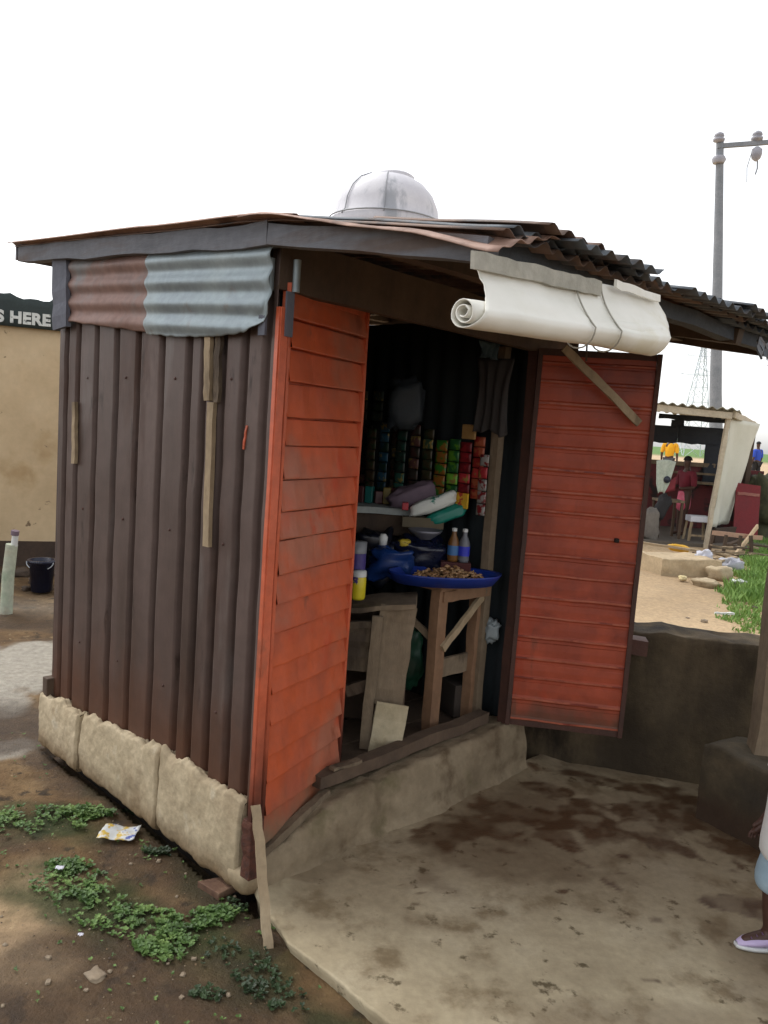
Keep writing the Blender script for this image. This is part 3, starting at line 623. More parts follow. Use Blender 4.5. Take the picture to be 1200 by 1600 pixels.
m = MB(); m.beam((.06, 3.295, .41), (.09, 3.30, .845), .155, .016, side=(1, 0, 0), jit=.004); m.build('front_panel', M['plank'], cb)
m = MB(); m.beam((-.015, 3.27, .22), (.005, 3.275, .80), .045, .02, side=(1, 0, 0)); m.build('upright', M['plank'], cb)
cbb('back_panel', -.22, .15, 3.55, 3.565, .24, .82, 'timber'); cbb('side_panel', .135, .15, 3.33, 3.54, .24, .8, 'timber')
m = MB(); m.beam((.075, 3.225, .215), (.095, 3.245, .435), .135, .01, side=(1, 0, 0), jit=.006, seg=3)
o = m.build('board', pm('pale_offcut', [(172, 158, 128), (190, 178, 150)], scale=7, bump=.3, dirt=((150, 134, 104), 5, (.5, .65), (1, 1, 1)))); tag(o, 'small pale offcut board leaning against the foot of the plywood cabinet', 'board')

# post, shelf
m = MB(); m.beam(Wd(1.46, .165, .215), Wd(1.45, .165, 2.0), .045, .04, side=UX, seg=10); tag(m.build('inner_post', M['plank'], kiosk))
m = MB(); m.beam((-.20, 3.93, 1.19), (.17, 3.97, 1.19), .26, .03, side=(0, 1, 0), seg=5); m.build('shelf', pm('pale_shelf', [(150, 158, 156), (168, 172, 168)], scale=6, bump=.2), kiosk)
m = MB(); m.box((-.02, 3.86, 1.12), (.36, .02, .1)); m.build('shelf_rail', M['timber'], kiosk)

ORD = ['first', 'second', 'third', 'fourth', 'fifth', 'sixth', 'seventh', 'eighth', 'ninth', 'tenth']
def goods(name, mb, mats, label, cat, group=None, **kw):
    o = mb.build(name, mats, **kw); return tag(o, label, cat, group)
def pl(name, *cols, rough=.4, **kw): return pm(name, list(cols), scale=kw.pop('scale', 8), rough=rough, bump=kw.pop('bump', .1), mottled=.05, **kw)
# blue tray with groundnut wraps
tray = thing('tray', (.30, 3.52, TZ + .012), 'wide blue plastic tray of brown snacks on the wooden table', 'tray')
m = MB(); 
def oval(cx, cy, rx, ry, prof):
    vs = []; n = 40
    for r, z in prof:
        for k in range(n): t = 2 * math.pi * k / n; vs.append((cx + (rx + r) * math.cos(t) * 1.0, cy + (ry + r) * math.sin(t) + .16 * rx * math.cos(t), z))
    fs = [(i * n + k, i * n + (k + 1) % n, i * n + n + (k + 1) % n, i * n + n + k) for i in range(len(prof) - 1) for k in range(n)]
    fs.append(tuple(range(n))); return vs, fs
vs_, fs_ = oval(.295, 3.52, .225, .12, [(-.03, .925), (.0, .922), (.025, .962), (.035, .968), (.03, .958), (.0, .915), (-.03, .914)]); m.add(vs_, fs_, True)
m.build('tray_dish', pl('blue_plastic', (20, 44, 118), (26, 54, 138)), tray)
m = MB(); r_ = random.Random(3)
for k in range(190):
    t = r_.uniform(0, 6.28); q = math.sqrt(r_.random()) * .85; x = .31 + .19 * q * math.cos(t); y = 3.52 + .1 * q * math.sin(t) + .03 * q * math.cos(t)
    p = Vector((x, y, .935 + .06 * (1 - q) * r_.random() + .01)); d = Vector((r_.uniform(-1, 1), r_.uniform(-1, 1), r_.uniform(-.2, .3))).normalized() * .014
    m.tube([p - d, p, p + d], [.003, .008, .003], 6)
m.build('snacks', pl('brown_snack', (120, 84, 54), (160, 122, 84), (186, 156, 118), scale=40), tray)
# bottles
def bottle(x, y, z, body, liquid, cap_, lab):
    t = thing('bottle', (x, y, z), lab, 'bottle')
    m = MB(); m.lathe((x, y, z), [(.001, 0), (.024, .0), (.026, .01), (.026, .085), (.022, .10), (.011, .125), (.010, .14)]); m.build('bottle_body', liquid, t)
    m = MB(); m.lathe((x, y, z), [(.0275, .03), (.0275, .075)], 16); m.build('wrapper_band', body, t)
    m = MB(); m.lathe((x, y, z), [(.012, .141), (.012, .155), (.002, .157)], 12); m.build('cap', cap_, t)
W_ = pl('white_plastic', (206, 208, 206), (220, 222, 220))
bottle(.335, 3.66, .995, pl('blue_label', (70, 120, 170), (60, 100, 160)), pl('amber', (110, 74, 34), (124, 84, 40)), W_, 'amber bottle with a pale blue band standing behind the snack tray')
bottle(.385, 3.655, .995, pl('deep_blue', (40, 50, 180), (60, 70, 200)), pl('clear_grey', (96, 98, 106), (116, 118, 124)), W_, 'clear bottle with a deep blue band, rightmost on the table')
# crate the bottles stand on
goods('box', MB().box((.35, 3.67, .954), (.14, .1, .08)), pl('dark_red_card', (70, 30, 30), (84, 38, 34), rough=.8), 'dark red carton on the table under the two bottles', 'box', bevel=.003)
# yellow jar on the cabinet
t = thing('jar', (-.09, 3.38, .845), 'yellow jar with a white lid on the cabinet by the left door', 'jar')
m = MB(); m.lathe((-.09, 3.38, .845), [(.001, 0), (.03, 0), (.034, .01), (.034, .09), (.03, .1)]); m.build('jar_body', pl('yellow_label', (210, 190, 30), (226, 206, 50), dirt=((70, 60, 130), 18, (.62, .66), (1, 1, 1))), t)
m = MB(); m.lathe((-.09, 3.38, .845), [(.034, .101), (.034, .125), (.002, .127)]); m.build('lid', W_, t)
t = thing('tin', (-.105, 3.46, .845), 'violet tin with a grey lid behind the yellow jar', 'tin')
m = MB(); m.lathe((-.105, 3.46, .845), [(.04, 0), (.04, .19)]); m.build('tin_body', pl('violet', (70, 60, 120), (88, 74, 140)), t)
m = MB(); m.lathe((-.105, 3.46, .845), [(.041, .191), (.041, .24), (.002, .242)]); m.build('lid', pl('greylid', (120, 122, 128), (140, 142, 146)), t)
# green wrapped thing low
goods('plastic_bag', pillow((.05, 3.64, .965), .105, .07, .07, seed=1, crumple=.5), pl('blue_bag', (26, 58, 118), (20, 44, 92), rough=.35), 'knotted mid-blue plastic bag on the table left of the tray', 'bag')
goods('plastic_bag', pillow((.20, 3.72, 1.0), .13, .08, .09, seed=5, crumple=.5), pl('navy_bag', (12, 18, 40), (20, 26, 52), rough=.3), 'big navy plastic bag heaped behind the bottles', 'bag')
goods('plastic_bag', pillow((-.02, 3.72, .98), .1, .09, .11, seed=9, crumple=.5), pl('black_bag', (10, 14, 26), (16, 20, 34), rough=.35), 'black plastic bag under the shelf beside the tin', 'bag')
goods('plastic_cup', MB().lathe((.005, 3.66, 1.045), [(.001, 0), (.018, 0), (.022, .04), (.012, .055)]), W_, 'small white cup on top of the mid-blue bag', 'cup')
goods('packet', pillow((.105, 3.66, 1.065), .03, .02, .016, seed=2), pl('mustard', (180, 156, 40), (196, 172, 60)), 'small mustard yellow packet on the dark bags', 'packet')
goods('bowl', MB().lathe((.20, 3.69, 1.085), [(.03, 0), (.07, .03), (.082, .045), (.076, .045), (.03, .01)]), pl('steel_bowl', (110, 112, 124), (130, 130, 140), metal=.5), 'shallow grey metal bowl on the navy bag', 'bowl')
goods('sack', pillow((.14, 3.98, 1.26), .13, .08, .055, (0, -.35, 0), 4, .3), pl('mauve_sack', (122, 104, 118), (140, 120, 132), rough=.8), 'mauve sack lying tilted at the back of the shelf', 'sack')
goods('plastic_pack', pillow((.235, 3.79, 1.245), .115, .04, .034, (0, -.42, 0), 12, .18), pl('white_green_pack', (214, 218, 212), (224, 226, 220), dirt=((30, 130, 110), 9, (.56, .6), (1, 1, 1))), 'white and green soft pack lying tilted on the shelf goods', 'pack')
goods('plastic_pack', pillow((.30, 3.80, 1.195), .10, .04, .034, (0, -.42, 0), 16, .18), pl('teal_pack', (20, 120, 104), (30, 134, 118)), 'plain teal soft pack under the white and green one', 'pack')
goods('carton', MB().box((.10, 3.79, 1.225), (.03, .06, .035)), pl('red_pack', (160, 40, 50), (176, 50, 60)), 'tiny red carton at the shelf edge', 'carton', bevel=.003)
goods('carton', MB().box((.19, 3.81, 1.15), (.2, .09, .05)), pl('brown_card', (92, 84, 66), (110, 98, 78), rough=.8), 'brown cardboard carton under the teal pack', 'carton', bevel=.003)
# shelves of small dark packs at the back
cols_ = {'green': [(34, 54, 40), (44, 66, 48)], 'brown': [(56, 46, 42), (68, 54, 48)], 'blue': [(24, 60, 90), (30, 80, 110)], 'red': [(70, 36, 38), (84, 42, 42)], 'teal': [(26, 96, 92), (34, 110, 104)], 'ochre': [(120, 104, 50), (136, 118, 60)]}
names = list(cols_)
r_ = random.Random(11); k = 0
for row, (zz, n__) in enumerate(((1.235, 7),)):
    for i in range(n__):
        cname = names[r_.randrange(6)] if row == 0 else ('green', 'brown', 'red', 'green')[r_.randrange(4)]
        if row == 0: x = -.17 + i * .045; p = Vector((x, 4.02 + r_.uniform(-.02, .02), 1.206)); hh = r_.uniform(.06, .1)
        else:
            q = Wd(1.37, .55 + i * .085, 0); hh = r_.uniform(.06, .098); p = Vector((q.x + r_.uniform(-.01, .01), q.y, 1.43 if row == 1 else 1.53))
            if row == 2: p.z = 1.528; hh *= .8
        mbx = MB().box((p.x, p.y, p.z + hh / 2), (.04 if row == 0 else .07, .04 if row == 0 else .07, hh), Matrix.Rotation(ANG + r_.uniform(-.3, .3), 3, 'Z') if row else Matrix.Rotation(r_.uniform(-.4, .4), 3, 'Z'))
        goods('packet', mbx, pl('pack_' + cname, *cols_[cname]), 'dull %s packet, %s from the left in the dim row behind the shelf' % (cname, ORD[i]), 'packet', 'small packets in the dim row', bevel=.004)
# hanging sachet strips along the right wall
def strip(y, z0, z1, wd, colname, c1, c2, label, x=1.43):
    m = MB(); n = max(2, int((z0 - z1) / .05)); 
    for i in range(n):
        za = z0 - (z0 - z1) * i / n; zb_ = z0 - (z0 - z1) * (i + .92) / n; r1 = rnd.uniform(-.004, .004)
        def fn(a, b, za=za, zb_=zb_, r1=r1): return Wd(x - .006 * math.sin(math.pi * a) * math.sin(math.pi * b) + r1, y + (a - .5) * wd, za + (zb_ - za) * b)
        m.cur = rnd.randrange(3); m.grid(fn, 6, 6)
    o = m.build('sachet_strip', [pl(colname + '_a', c1, dirt=(c2, 26, (.5, .56))), pl(colname + '_b', c2, dirt=(c1, 30, (.52, .58))), pl(colname + '_c', tuple(min(255, int(q * 1.25 + 12)) for q in c1), dirt=((150, 130, 70), 34, (.55, .6)))], thick=.002); tag(o, label, 'sachets', 'sachet strips hanging inside the kiosk')
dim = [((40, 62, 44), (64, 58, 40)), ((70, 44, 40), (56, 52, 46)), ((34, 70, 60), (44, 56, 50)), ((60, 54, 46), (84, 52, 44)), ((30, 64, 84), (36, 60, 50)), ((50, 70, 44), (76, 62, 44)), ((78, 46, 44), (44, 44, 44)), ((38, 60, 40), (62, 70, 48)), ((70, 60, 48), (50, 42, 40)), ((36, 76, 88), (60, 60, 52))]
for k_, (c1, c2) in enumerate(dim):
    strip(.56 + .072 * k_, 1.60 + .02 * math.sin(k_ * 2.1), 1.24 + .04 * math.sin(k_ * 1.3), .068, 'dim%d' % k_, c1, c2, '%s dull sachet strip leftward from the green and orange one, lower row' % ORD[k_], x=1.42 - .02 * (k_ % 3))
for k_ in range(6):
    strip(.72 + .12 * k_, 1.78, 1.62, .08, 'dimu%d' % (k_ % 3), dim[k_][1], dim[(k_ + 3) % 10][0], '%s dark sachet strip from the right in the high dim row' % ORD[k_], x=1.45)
strip(.48, 1.55, 1.26, .075, 's1', (56, 120, 44), (150, 96, 40), 'strip of green and orange sachets hanging leftmost of the bright strips')
strip(.40, 1.56, 1.28, .07, 's2', (88, 140, 40), (40, 96, 50), 'lime green sachet strip hanging between the orange and the red strips')
strip(.325, 1.55, 1.30, .07, 's3', (140, 34, 40), (110, 26, 34), 'deep red sachet strip hanging above the yellow packet')
strip(.25, 1.58, 1.28, .065, 's4', (150, 44, 40), (170, 90, 60), 'red and tan sachet strip hanging next to the inner post')
strip(.19, 1.50, 1.21, .05, 's5', (120, 30, 34), (150, 148, 144), 'narrow dark red and white sachet strip beside the inner post', x=1.40)
m = MB(); m.box(Wd(1.41, .31, 1.27), (.012, .075, .075), KR); goods('packet', m, pl('yellow_pack', (206, 160, 30), (220, 176, 50), dirt=((180, 60, 40), 20, (.56, .6), (1, 1, 1))), 'square yellow packet hanging below the deep red sachet strip', 'packet', bevel=.004)
m = MB(); m.box(Wd(1.41, .30, 1.60), (.012, .08, .07), KR); goods('packet', m, pl('tan_pack', (160, 124, 76), (176, 140, 90)), 'square tan packet hung above the red sachet strips', 'packet', bevel=.004)
# hanging cloths / nylon
def drape(pts, z0, z1, fold, mat, label, name='cloth', sc=1):
    m = MB(); pts = [Vector((p[0], p[1], 0)) for p in pts]
    def fn(i, j):
        p = pts[0].lerp(pts[1], i); dd = (pts[1] - pts[0]).normalized(); n = Vector((dd.y, -dd.x, 0))
        wv = fold * math.sin(i * 22 + 2 * j) * (.4 + j) + fold * fbm(i * 3, j * 2, z0, 1)
        tp = 1 - .25 * math.sin(j * 2.6); return p.lerp(pts[0].lerp(pts[1], .5), 1 - tp) + n * wv + Vector((0, 0, z0 + (z1 - z0) * j * (1 + .12 * nz(i, 0, z0, 3))))
    m.grid(fn, 36, 20); return goods(name, m, mat, label, 'cloth', thick=.002)
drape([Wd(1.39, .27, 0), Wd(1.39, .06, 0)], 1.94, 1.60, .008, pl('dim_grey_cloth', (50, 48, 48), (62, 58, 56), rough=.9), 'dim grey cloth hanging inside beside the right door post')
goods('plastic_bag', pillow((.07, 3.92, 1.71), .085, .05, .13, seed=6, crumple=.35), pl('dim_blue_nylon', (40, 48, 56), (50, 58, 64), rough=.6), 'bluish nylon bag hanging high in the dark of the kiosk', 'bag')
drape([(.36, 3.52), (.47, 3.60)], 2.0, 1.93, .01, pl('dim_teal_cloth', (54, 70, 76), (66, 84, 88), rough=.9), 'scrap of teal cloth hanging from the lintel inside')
goods('plastic_bag', pillow((.555, 3.72, .66), .035, .03, .05, seed=3, crumple=.5), pl('pale_bag', (120, 130, 134), (140, 148, 150)), 'small pale plastic bag beside the table leg by the right door post', 'bag')
goods('plastic_bag', pillow((.17, 3.72, .50), .06, .06, .14, seed=8, crumple=.4), pl('dark_green_bag', (18, 54, 38), (26, 68, 48)), 'dark green plastic bag under the table', 'bag')
goods('carton', MB().box((.44, 3.80, .30), (.16, .14, .16), Matrix.Rotation(.5, 3, 'Z')), pl('dark_carton', (54, 46, 40), (66, 56, 48), rough=.9), 'dark carton on the floor under the table', 'carton', bevel=.004)

# ================================================================ leaning stick
m = MB(); m.beam((-.262, 2.30, -.06), (-.352, 2.475, .335), .030, .02, side=(1, .3, 0), seg=12, jit=.002); goods('wooden_stick', m, M['timberlt'], 'pale wooden stick leaning against the rusty foot of the kiosk corner', 'stick')

# ================================================================ low wall, block, post
def roughbox(name, corner, dx, L_, dy, T_, H_, mat, label, cat, amp=.012, top_am=.02, seed=0, zb=-.05):
    C = Vector(corner); dx = Vector(dx).normalized(); dy = Vector(dy).normalized(); m = MB()
    nl, nt_ = int(L_ / .03), 26
    prof = [(0, zb), (0, .1), (0, .25), (0, .4), (0, .55), (0, .7), (0, .82), (0, .9), (0, .96), (.02, 1.0), (.15, 1.0), (.35, 1.0), (.6, 1.0), (.85, 1.0), (.98, 1), (1, .96), (1, .8), (1, .5), (1, .2), (1, zb)]
    def fn(i, j):
        k = j * (len(prof) - 1); a = prof[int(round(k))]
        l = L_ * i; t = a[0] * T_; z = a[1] * H_ if a[1] > 0 else a[1]
        p = C + dx * l + dy * t + Vector((0, 0, z))
        q = fbm(l, z * 1.0 + t * 2, seed, 4); o_ = amp * q + amp * .5 * fbm(l, z + t, seed + 3, 14)
        nn = -dy if a[0] < .05 else (dy if a[0] > .95 else Vector((0, 0, 1)))
        if a[1] >= .95: p.z += top_am * fbm(l, 0, seed, 5)
        return p + nn * o_
    m.grid(fn, nl, len(prof) - 1)
    for ii in (0, 1):
        vs = [fn(ii, j / (len(prof) - 1)) for j in range(len(prof))]; f = tuple(range(len(vs))); m.add(vs, [f if ii else f[::-1]])
    return goods(name, m, mat, label, cat)
dxw = Vector((1.65, -.42, 0)).normalized(); dyw = Vector((-dxw.y, dxw.x, 0))
roughbox('low_wall', (.74, 3.86, 0), dxw, 1.9, dyw, .26, .70, M['oldwall'], 'low dark concrete wall behind the open red door', 'wall', amp=.014, seed=2)
dxb = Vector((.53, -.85, 0)).normalized(); dyb = Vector((.85, .53, 0))
roughbox('concrete_block', (1.45, 3.30, 0), dxb, 1.0, dyb, .24, .33, M['mossblock'], 'mossy concrete block wall stub carrying the wooden post at the right', 'wall', amp=.01, seed=6)
m = MB(); m.beam((1.675, 3.25, .325), (1.675, 3.25, rz(EY) - .03), .095, .085, side=(1, 0, 0), seg=14, jit=.004); goods('wooden_post', m, M['plank'], 'weathered wooden post standing on the mossy block at the right edge', 'post')
m = MB(); m.beam((.85, 3.715, .66), (1.275, 3.64, .655), .07, .10, side=(0, 0, 1), seg=6); goods('wooden_beam', m, M['darkframe'], 'dark wooden beam end poking out behind the red door at the low wall', 'beam', loc=(1.06, 3.68, .6))

# ================================================================ left background: building, pipe, bucket
DW = Vector((math.cos(rad(20)), math.sin(rad(20)), 0)); NW = Vector((DW.y, -DW.x, 0)); BO = Vector((-3.35, 7.85, 0))
def BW(a, d, z): return BO + DW * a + NW * d + Vector((0, 0, z))
RB = Matrix.Rotation(rad(20), 3, 'Z')
bld = thing('building', BW(-1, 0, 0), 'tan plastered building with a dark lettered band along its top, left of the kiosk', 'building')
m = MB(); m.box(BW(-.9, -.12, 1.26), (5.2, .2, 2.1), RB); m.build('wall', M['tan'], bld)
m = MB(); m.box(BW(-.9, -.115, .06), (5.2, .23, .3), RB); m.build('wall_base', M['footing'], bld)
m = MB()
def bfn(i, j):
    a = -3.5 + 5.2 * i; z = 2.30 + (.30 + .05 * fbm(a, 0, 0, 2.2) + .03 * nz(a, 0, 0, 9)) * j
    return BW(a, .03, z)
m.grid(bfn, 90, 4); m.build('sign_band', M['band'], bld, thick=.05)
def text(s, size, loc, rot, mat, name, parent, ext=.004, off=.012):
    c = bpy.data.curves.new(name, 'FONT'); c.body = s; c.size = size; c.extrude = ext; c.offset = off * .6; c.align_x = 'LEFT'; c.space_character = 1.06
    t = bpy.data.objects.new('tmp_text', c); COL.objects.link(t); bpy.context.view_layer.update()
    me = bpy.data.meshes.new_from_object(t); bpy.data.objects.remove(t, do_unlink=True)
    me.materials.clear(); me.materials.append(mat); o = bpy.data.objects.new(name, me); COL.objects.link(o)
    R = rot.to_4x4(); me.transform(Matrix.Translation(Vector(loc) - Vector(parent['_w'])) @ R @ Matrix.Rotation(rad(90), 4, 'X')); o.parent = parent; return o
text('S HERE', .148, BW(-.50, .065, 2.335), RB, M['white'], 'lettering', bld)
MB().box(BW(-.9, -1.6, 2.28), (5.2, 2.8, .06), RB).build('roof', M['roofgrey'], bld)
MB().box(BW(1.6, -1.6, 1.15), (.2, 2.8, 2.2), RB).build('side_wall', M['tan'], bld)
# pipe
t = thing('standpipe', (-2.86, 5.99, -.03), 'pale green plastic standpipe with a cap, rising from the mud at the far left', 'pipe')
m = MB(); m.tube([(-2.87, 5.99, -.06), (-2.86, 5.99, .25), (-2.835, 5.99, .50)], [.046, .045, .043], 16); m.build('pipe', M['pvc'], t)
m = MB(); m.tube([(-2.815, 5.985, .49), (-2.805, 5.98, .58)], .024, 12); m.build('pipe_neck', W_, t)
m = MB(); m.tube([(-2.81, 5.98, .575), (-2.805, 5.978, .61)], .03, 12); m.build('cap', pl('pipe_cap', (110, 96, 110), (130, 112, 124)), t)
# bucket
t = thing('bucket', (-2.93, 6.75, -.02), 'navy plastic bucket on the ground behind the standpipe', 'bucket')
m = MB(); m.lathe((-2.93, 6.75, -.03), [(.001, 0), (.085, 0), (.105, .25), (.118, .25), (.118, .275), (.10, .275), (.08, .02)], 24); m.build('bucket_body', M['navy'], t)
m = MB(); m.tube([(-2.93 + .116 * math.cos(a), 6.75 - .04 - .03 * math.sin(a), .23 - .07 * math.sin(a)) for a in [math.pi * k / 12 for k in range(13)]], .004, 6); m.build('handle', M['steel'], t)
r_ = random.Random(5)
def stone(c, r, mat, label, group=None, name='stone', flat=.6):
    m = pillow(c, r, r * r_.uniform(.7, 1), r * flat, (0, 0, r_.uniform(0, 3)), r_.random() * 50, .35, 14); return goods(name, m, mat, label, 'stone', group)
M_st = pm('stone', [(120, 106, 88), (150, 134, 112)], scale=10, bump=.3); M_std = pm('dark_stone', [(66, 54, 44), (84, 70, 58)], scale=10, bump=.3)
for i in range(14):
    x = -3.5 + r_.random() * 1.2; y = 6.6 + r_.random() * 1.0
    stone((x, y, gz(x, y) + .02), r_.uniform(.03, .08), M_std, 'dark rubble stone at the foot of the tan building', 'rubble at the foot of the tan building')

# ================================================================ weeds, litter, pebbles on the mud
M_leaf = pm('weed_leaf', [(50, 76, 30), (76, 106, 46), (112, 138, 70)], scale=14, rough=.6, bump=0, mottled=.1)
M_leafd = pm('weed_leaf_dark', [(28, 46, 20), (44, 66, 28)], scale=14, rough=.6, bump=0)
def weeds(name, patches, n, lsz, hgt, mat, label, cat='weeds', lf=5, zf=gz, kind='stuff'):
    m = MB(); r = random.Random(int(n + 100 * lsz)); cnt = 0; tries = 0
    while cnt < n and tries < n * 40:
        tries += 1; p = r.choice(patches); a = r.uniform(0, 6.28); q = math.sqrt(r.random()) * 1.15
        u, v = q * math.cos(a) * p[2], q * math.sin(a) * p[3]; an = p[4] if len(p) > 4 else 0
        x = p[0] + u * math.cos(an) - v * math.sin(an); y = p[1] + u * math.sin(an) + v * math.cos(an)
        if r.random() > blob(x, y, p[0], p[1], p[2], p[3], an, .45, .9, 9) * (.25 + 1.1 * (nz(x, y, 2, 16) > -.02)): continue
        cnt += 1; h = hgt * r.uniform(.25, 1); z = zf(x, y); lean = Vector((r.uniform(-1, 1), r.uniform(-1, 1), 0)) * h * .5
        for k in range(lf):
            t = r.uniform(0, 6.28); d = Vector((math.cos(t), math.sin(t), r.uniform(-.1, .6))); s_ = lsz * r.uniform(.35, 1.5)
            c = Vector((x, y, z + h)) + lean * r.random(); sdv = Vector((-d.y, d.x, r.uniform(-.3, .3))) * s_ * .42
            tip = c + d * s_; md = c + d * s_ * .5 + Vector((0, 0, s_ * .12))
            m.add([c, md + sdv, tip, md - sdv], [(0, 1, 2, 3)])
        b0 = Vector((x, y, z - .002)); m.add([b0, b0 + Vector((.0015, 0, 0)), Vector((x, y, z + h)) + lean], [(0, 1, 2)])
    return goods(name, m, mat, label, cat, loc=(patches[0][0], patches[0][1], 0)), None
o, _ = weeds('ground_weeds', [(-1.34, 2.94, .26, .11, .1), (-1.12, 3.02, .1, .04, .1)], 620, .013, .022, M_leaf, 'patch of low green weeds on the mud at the left edge of the picture'); o['kind'] = 'stuff'
o, _ = weeds('ground_weeds', [(-.98, 2.56, .17, .09, -.5), (-.80, 2.43, .26, .09, -.35), (-.62, 2.36, .17, .07, -.5), (-1.02, 2.66, .08, .04, 0), (-.48, 2.43, .08, .04, .5), (-.58, 2.24, .10, .03, -.4)], 1050, .012, .015, M_leaf, 'largest patch of low green weeds, spread over the mud before the plinth'); o['kind'] = 'stuff'
o, _ = weeds('ground_weeds', [(-.33, 2.22, .16, .08, -.5), (-.22, 2.12, .12, .05, -.6), (-.38, 2.52, .06, .03, 0), (-.75, 2.80, .05, .02, 0), (-.95, 3.18, .05, .02), (-1.05, 3.05, .03, .02), (-.42, 2.08, .05, .03)], 380, .011, .012, M_leafd, 'sparse dark creeping weeds between the stick and the mud'); o['kind'] = 'stuff'
o, _ = weeds('ground_weeds', [(-.95, 2.3, .5, .5), (-.6, 2.15, .5, .3), (-1.2, 2.75, .4, .3), (-.55, 2.62, .35, .08, -.75), (-1.7, 3.5, .4, .3)], 170, .008, .010, M_leaf, 'tiny weed sprigs scattered thinly over the open mud'); o['kind'] = 'stuff'
gm = MB(); rg = random.Random(77)
for k in range(2600):
    x, y = rg.uniform(-2.6, .1), rg.uniform(1.9, 4.4)
    if x > interp(y, EDGE) - .03 and y < 2.6 or (Vector((x, y, 0)) - K0).dot(UX) > -.06 and y > 2.4: continue
    s_ = rg.uniform(.0012, .0042) * (1.5 if rg.random() < .08 else 1); c = Vector((x, y, gz(x, y) + s_ * .2)); gm.cur = rg.randrange(3)
    a_ = rg.uniform(0, 6); ps = [c + Vector((math.cos(a_ + q) * s_ * rg.uniform(.6, 1.3), math.sin(a_ + q) * s_, 0)) for q in (0, 1.5, 3.1, 4.6)]
    gm.add(ps + [c + Vector((0, 0, s_ * .8))], [(0, 1, 4), (1, 2, 4), (2, 3, 4), (3, 0, 4)])
goods('grit', gm, [M_st, M_std, pm('grit_mid', [(108, 88, 64), (128, 106, 80)], scale=20)], 'fine grit and crumbs of soil scattered over the mud', 'grit', loc=(-1, 3, 0))['kind'] = 'stuff'
# wrapper
m = MB()
def wfn(i, j):
    x = -.93 + (i - .5) * .135; y = 2.885 + (j - .5) * .10 + .02 * (i - .5)
    return (x, y, gz(x, y) + .014 + .012 * fbm(i * 2, j * 2, 3, 1) + .018 * abs(i - .5))
m.grid(wfn, 14, 10)
goods('wrapper', m, pl('wrapper_print', (196, 200, 204), (214, 216, 214), dirt=[((196, 166, 70), 16, (.5, .56), (1, 1, 1)), ((60, 80, 160), 13, (.58, .62), (1, 1, 1))]), 'crumpled white, yellow and blue wrapper lying on the mud', 'wrapper', thick=.001)
for (x, y, s_, lb) in ((-1.05, 2.62, .014, 'tiny lilac scrap of plastic among the weeds'), (-.84, 2.27, .008, 'tiny white scrap on the biggest weed patch')):
    m = MB(); m.grid(lambda i, j: (x + (i - .5) * s_ * 2, y + (j - .5) * s_ * 1.4, gz(x, y) + .028 + .006 * nz(i * 3, j * 3)), 4, 4); goods('scrap', m, pl('scrap', (200, 200, 214), (214, 214, 224)), lb, 'litter', thick=.001)
for i in range(46):
    x, y = r_.uniform(-1.15, -.05), r_.uniform(1.95, 2.75)
    if x > interp(y, EDGE) - .05: continue
    stone((x, y, gz(x, y) + .002), r_.uniform(.003, .009), M_st, 'small pale pebble lying in the brown mud', 'pebbles in the mud', 'pebble')
stone((-.74, 2.12, gz(-.74, 2.12)), .03, M_st, 'largest flat tan pebble, low in the mud left of the pavement corner', None, 'pebble', .3)
m = MB(); m.add([(-.56, 2.60, -.02), (-.47, 2.53, -.018), (-.415, 2.60, -.02), (-.47, 2.645, -.022), (-.56, 2.60, -.045), (-.47, 2.53, -.045), (-.415, 2.60, -.045), (-.47, 2.645, -.045)], [(0, 1, 2, 3), (0, 4, 5, 1), (1, 5, 6, 2), (2, 6, 7, 3), (3, 7, 4, 0)])
goods('tile_shard', m, pm('shard', [(84, 58, 44), (104, 76, 58), (124, 100, 80)], scale=20, bump=.4), 'flat reddish brown tile shard lying by the plinth near the kiosk corner', 'tile shard', bevel=.003)

# ================================================================ water tank on a stand, pole, pylon
t = thing('water_tank', (-.28, 12.6, 0), 'pale domed plastic water tank on a stand, showing above the kiosk roof', 'water tank')
m = MB(); m.lathe((-.28, 12.6, 3.0), [(.84, 0), (.86, .1), (.86, 1.45), (.88, 1.55), (.88, 1.66), (.84, 1.70), (.82, 1.72), (.79, 1.90), (.70, 2.10), (.56, 2.25), (.40, 2.34), (.34, 2.36)], 40); m.build('tank_body', M['tank'], t)
m = MB(); m.lathe((-.20, 12.6, 5.345), [(.30, 0), (.31, .05), (.24, .09), (.05, .10)], 24); m.build('lid', M['tank'], t)
m = MB()
m.tube([(-.28 + .885 * math.cos(a), 12.6 + .885 * math.sin(a), 4.69) for a in [2 * math.pi * k / 40 for k in range(41)]], .012, 5)
for a in (-1.6, .3, 2.2, 3.9): m.tube([(-.28 + r * math.cos(a), 12.6 + r * math.sin(a), z) for r, z in ((.89, 4.66), (.83, 4.74), (.80, 4.92), (.71, 5.11), (.57, 5.26), (.36, 5.365))], .009, 5)
m.build('strap', pl('dark_rope', (140, 142, 148), (156, 158, 162)), t)
m = MB(); m.box((-.28, 12.6, 2.93), (1.8, 1.8, .12)); m.build('platform', M['timber'], t)
for sx in (-1, 1):
    for sy in (-1, 1):
        m = MB(); m.tube([(-.28 + sx * .75, 12.6 + sy * .75, 0), (-.28 + sx * .7, 12.6 + sy * .7, 2.87)], .06, 8); m.build('leg', M['polegrey'], t)
t = thing('utility_pole', (8.25, 20, 0), 'tall grey utility pole with a crossarm rising behind the shack', 'utility pole')
m = MB(); m.tube([(8.45, 20, -.05), (8.05, 20, 3.0), (7.72, 20, 6.4), (7.47, 20, 8.98)], [.17, .145, .11, .085], 16); m.build('pole', M['polegrey'], t)
m = MB(); m.beam((7.40, 19.95, 8.84), (9.9, 19.95, 9.20), .09, .10, seg=6); m.build('crossarm', M['polegrey'], t)
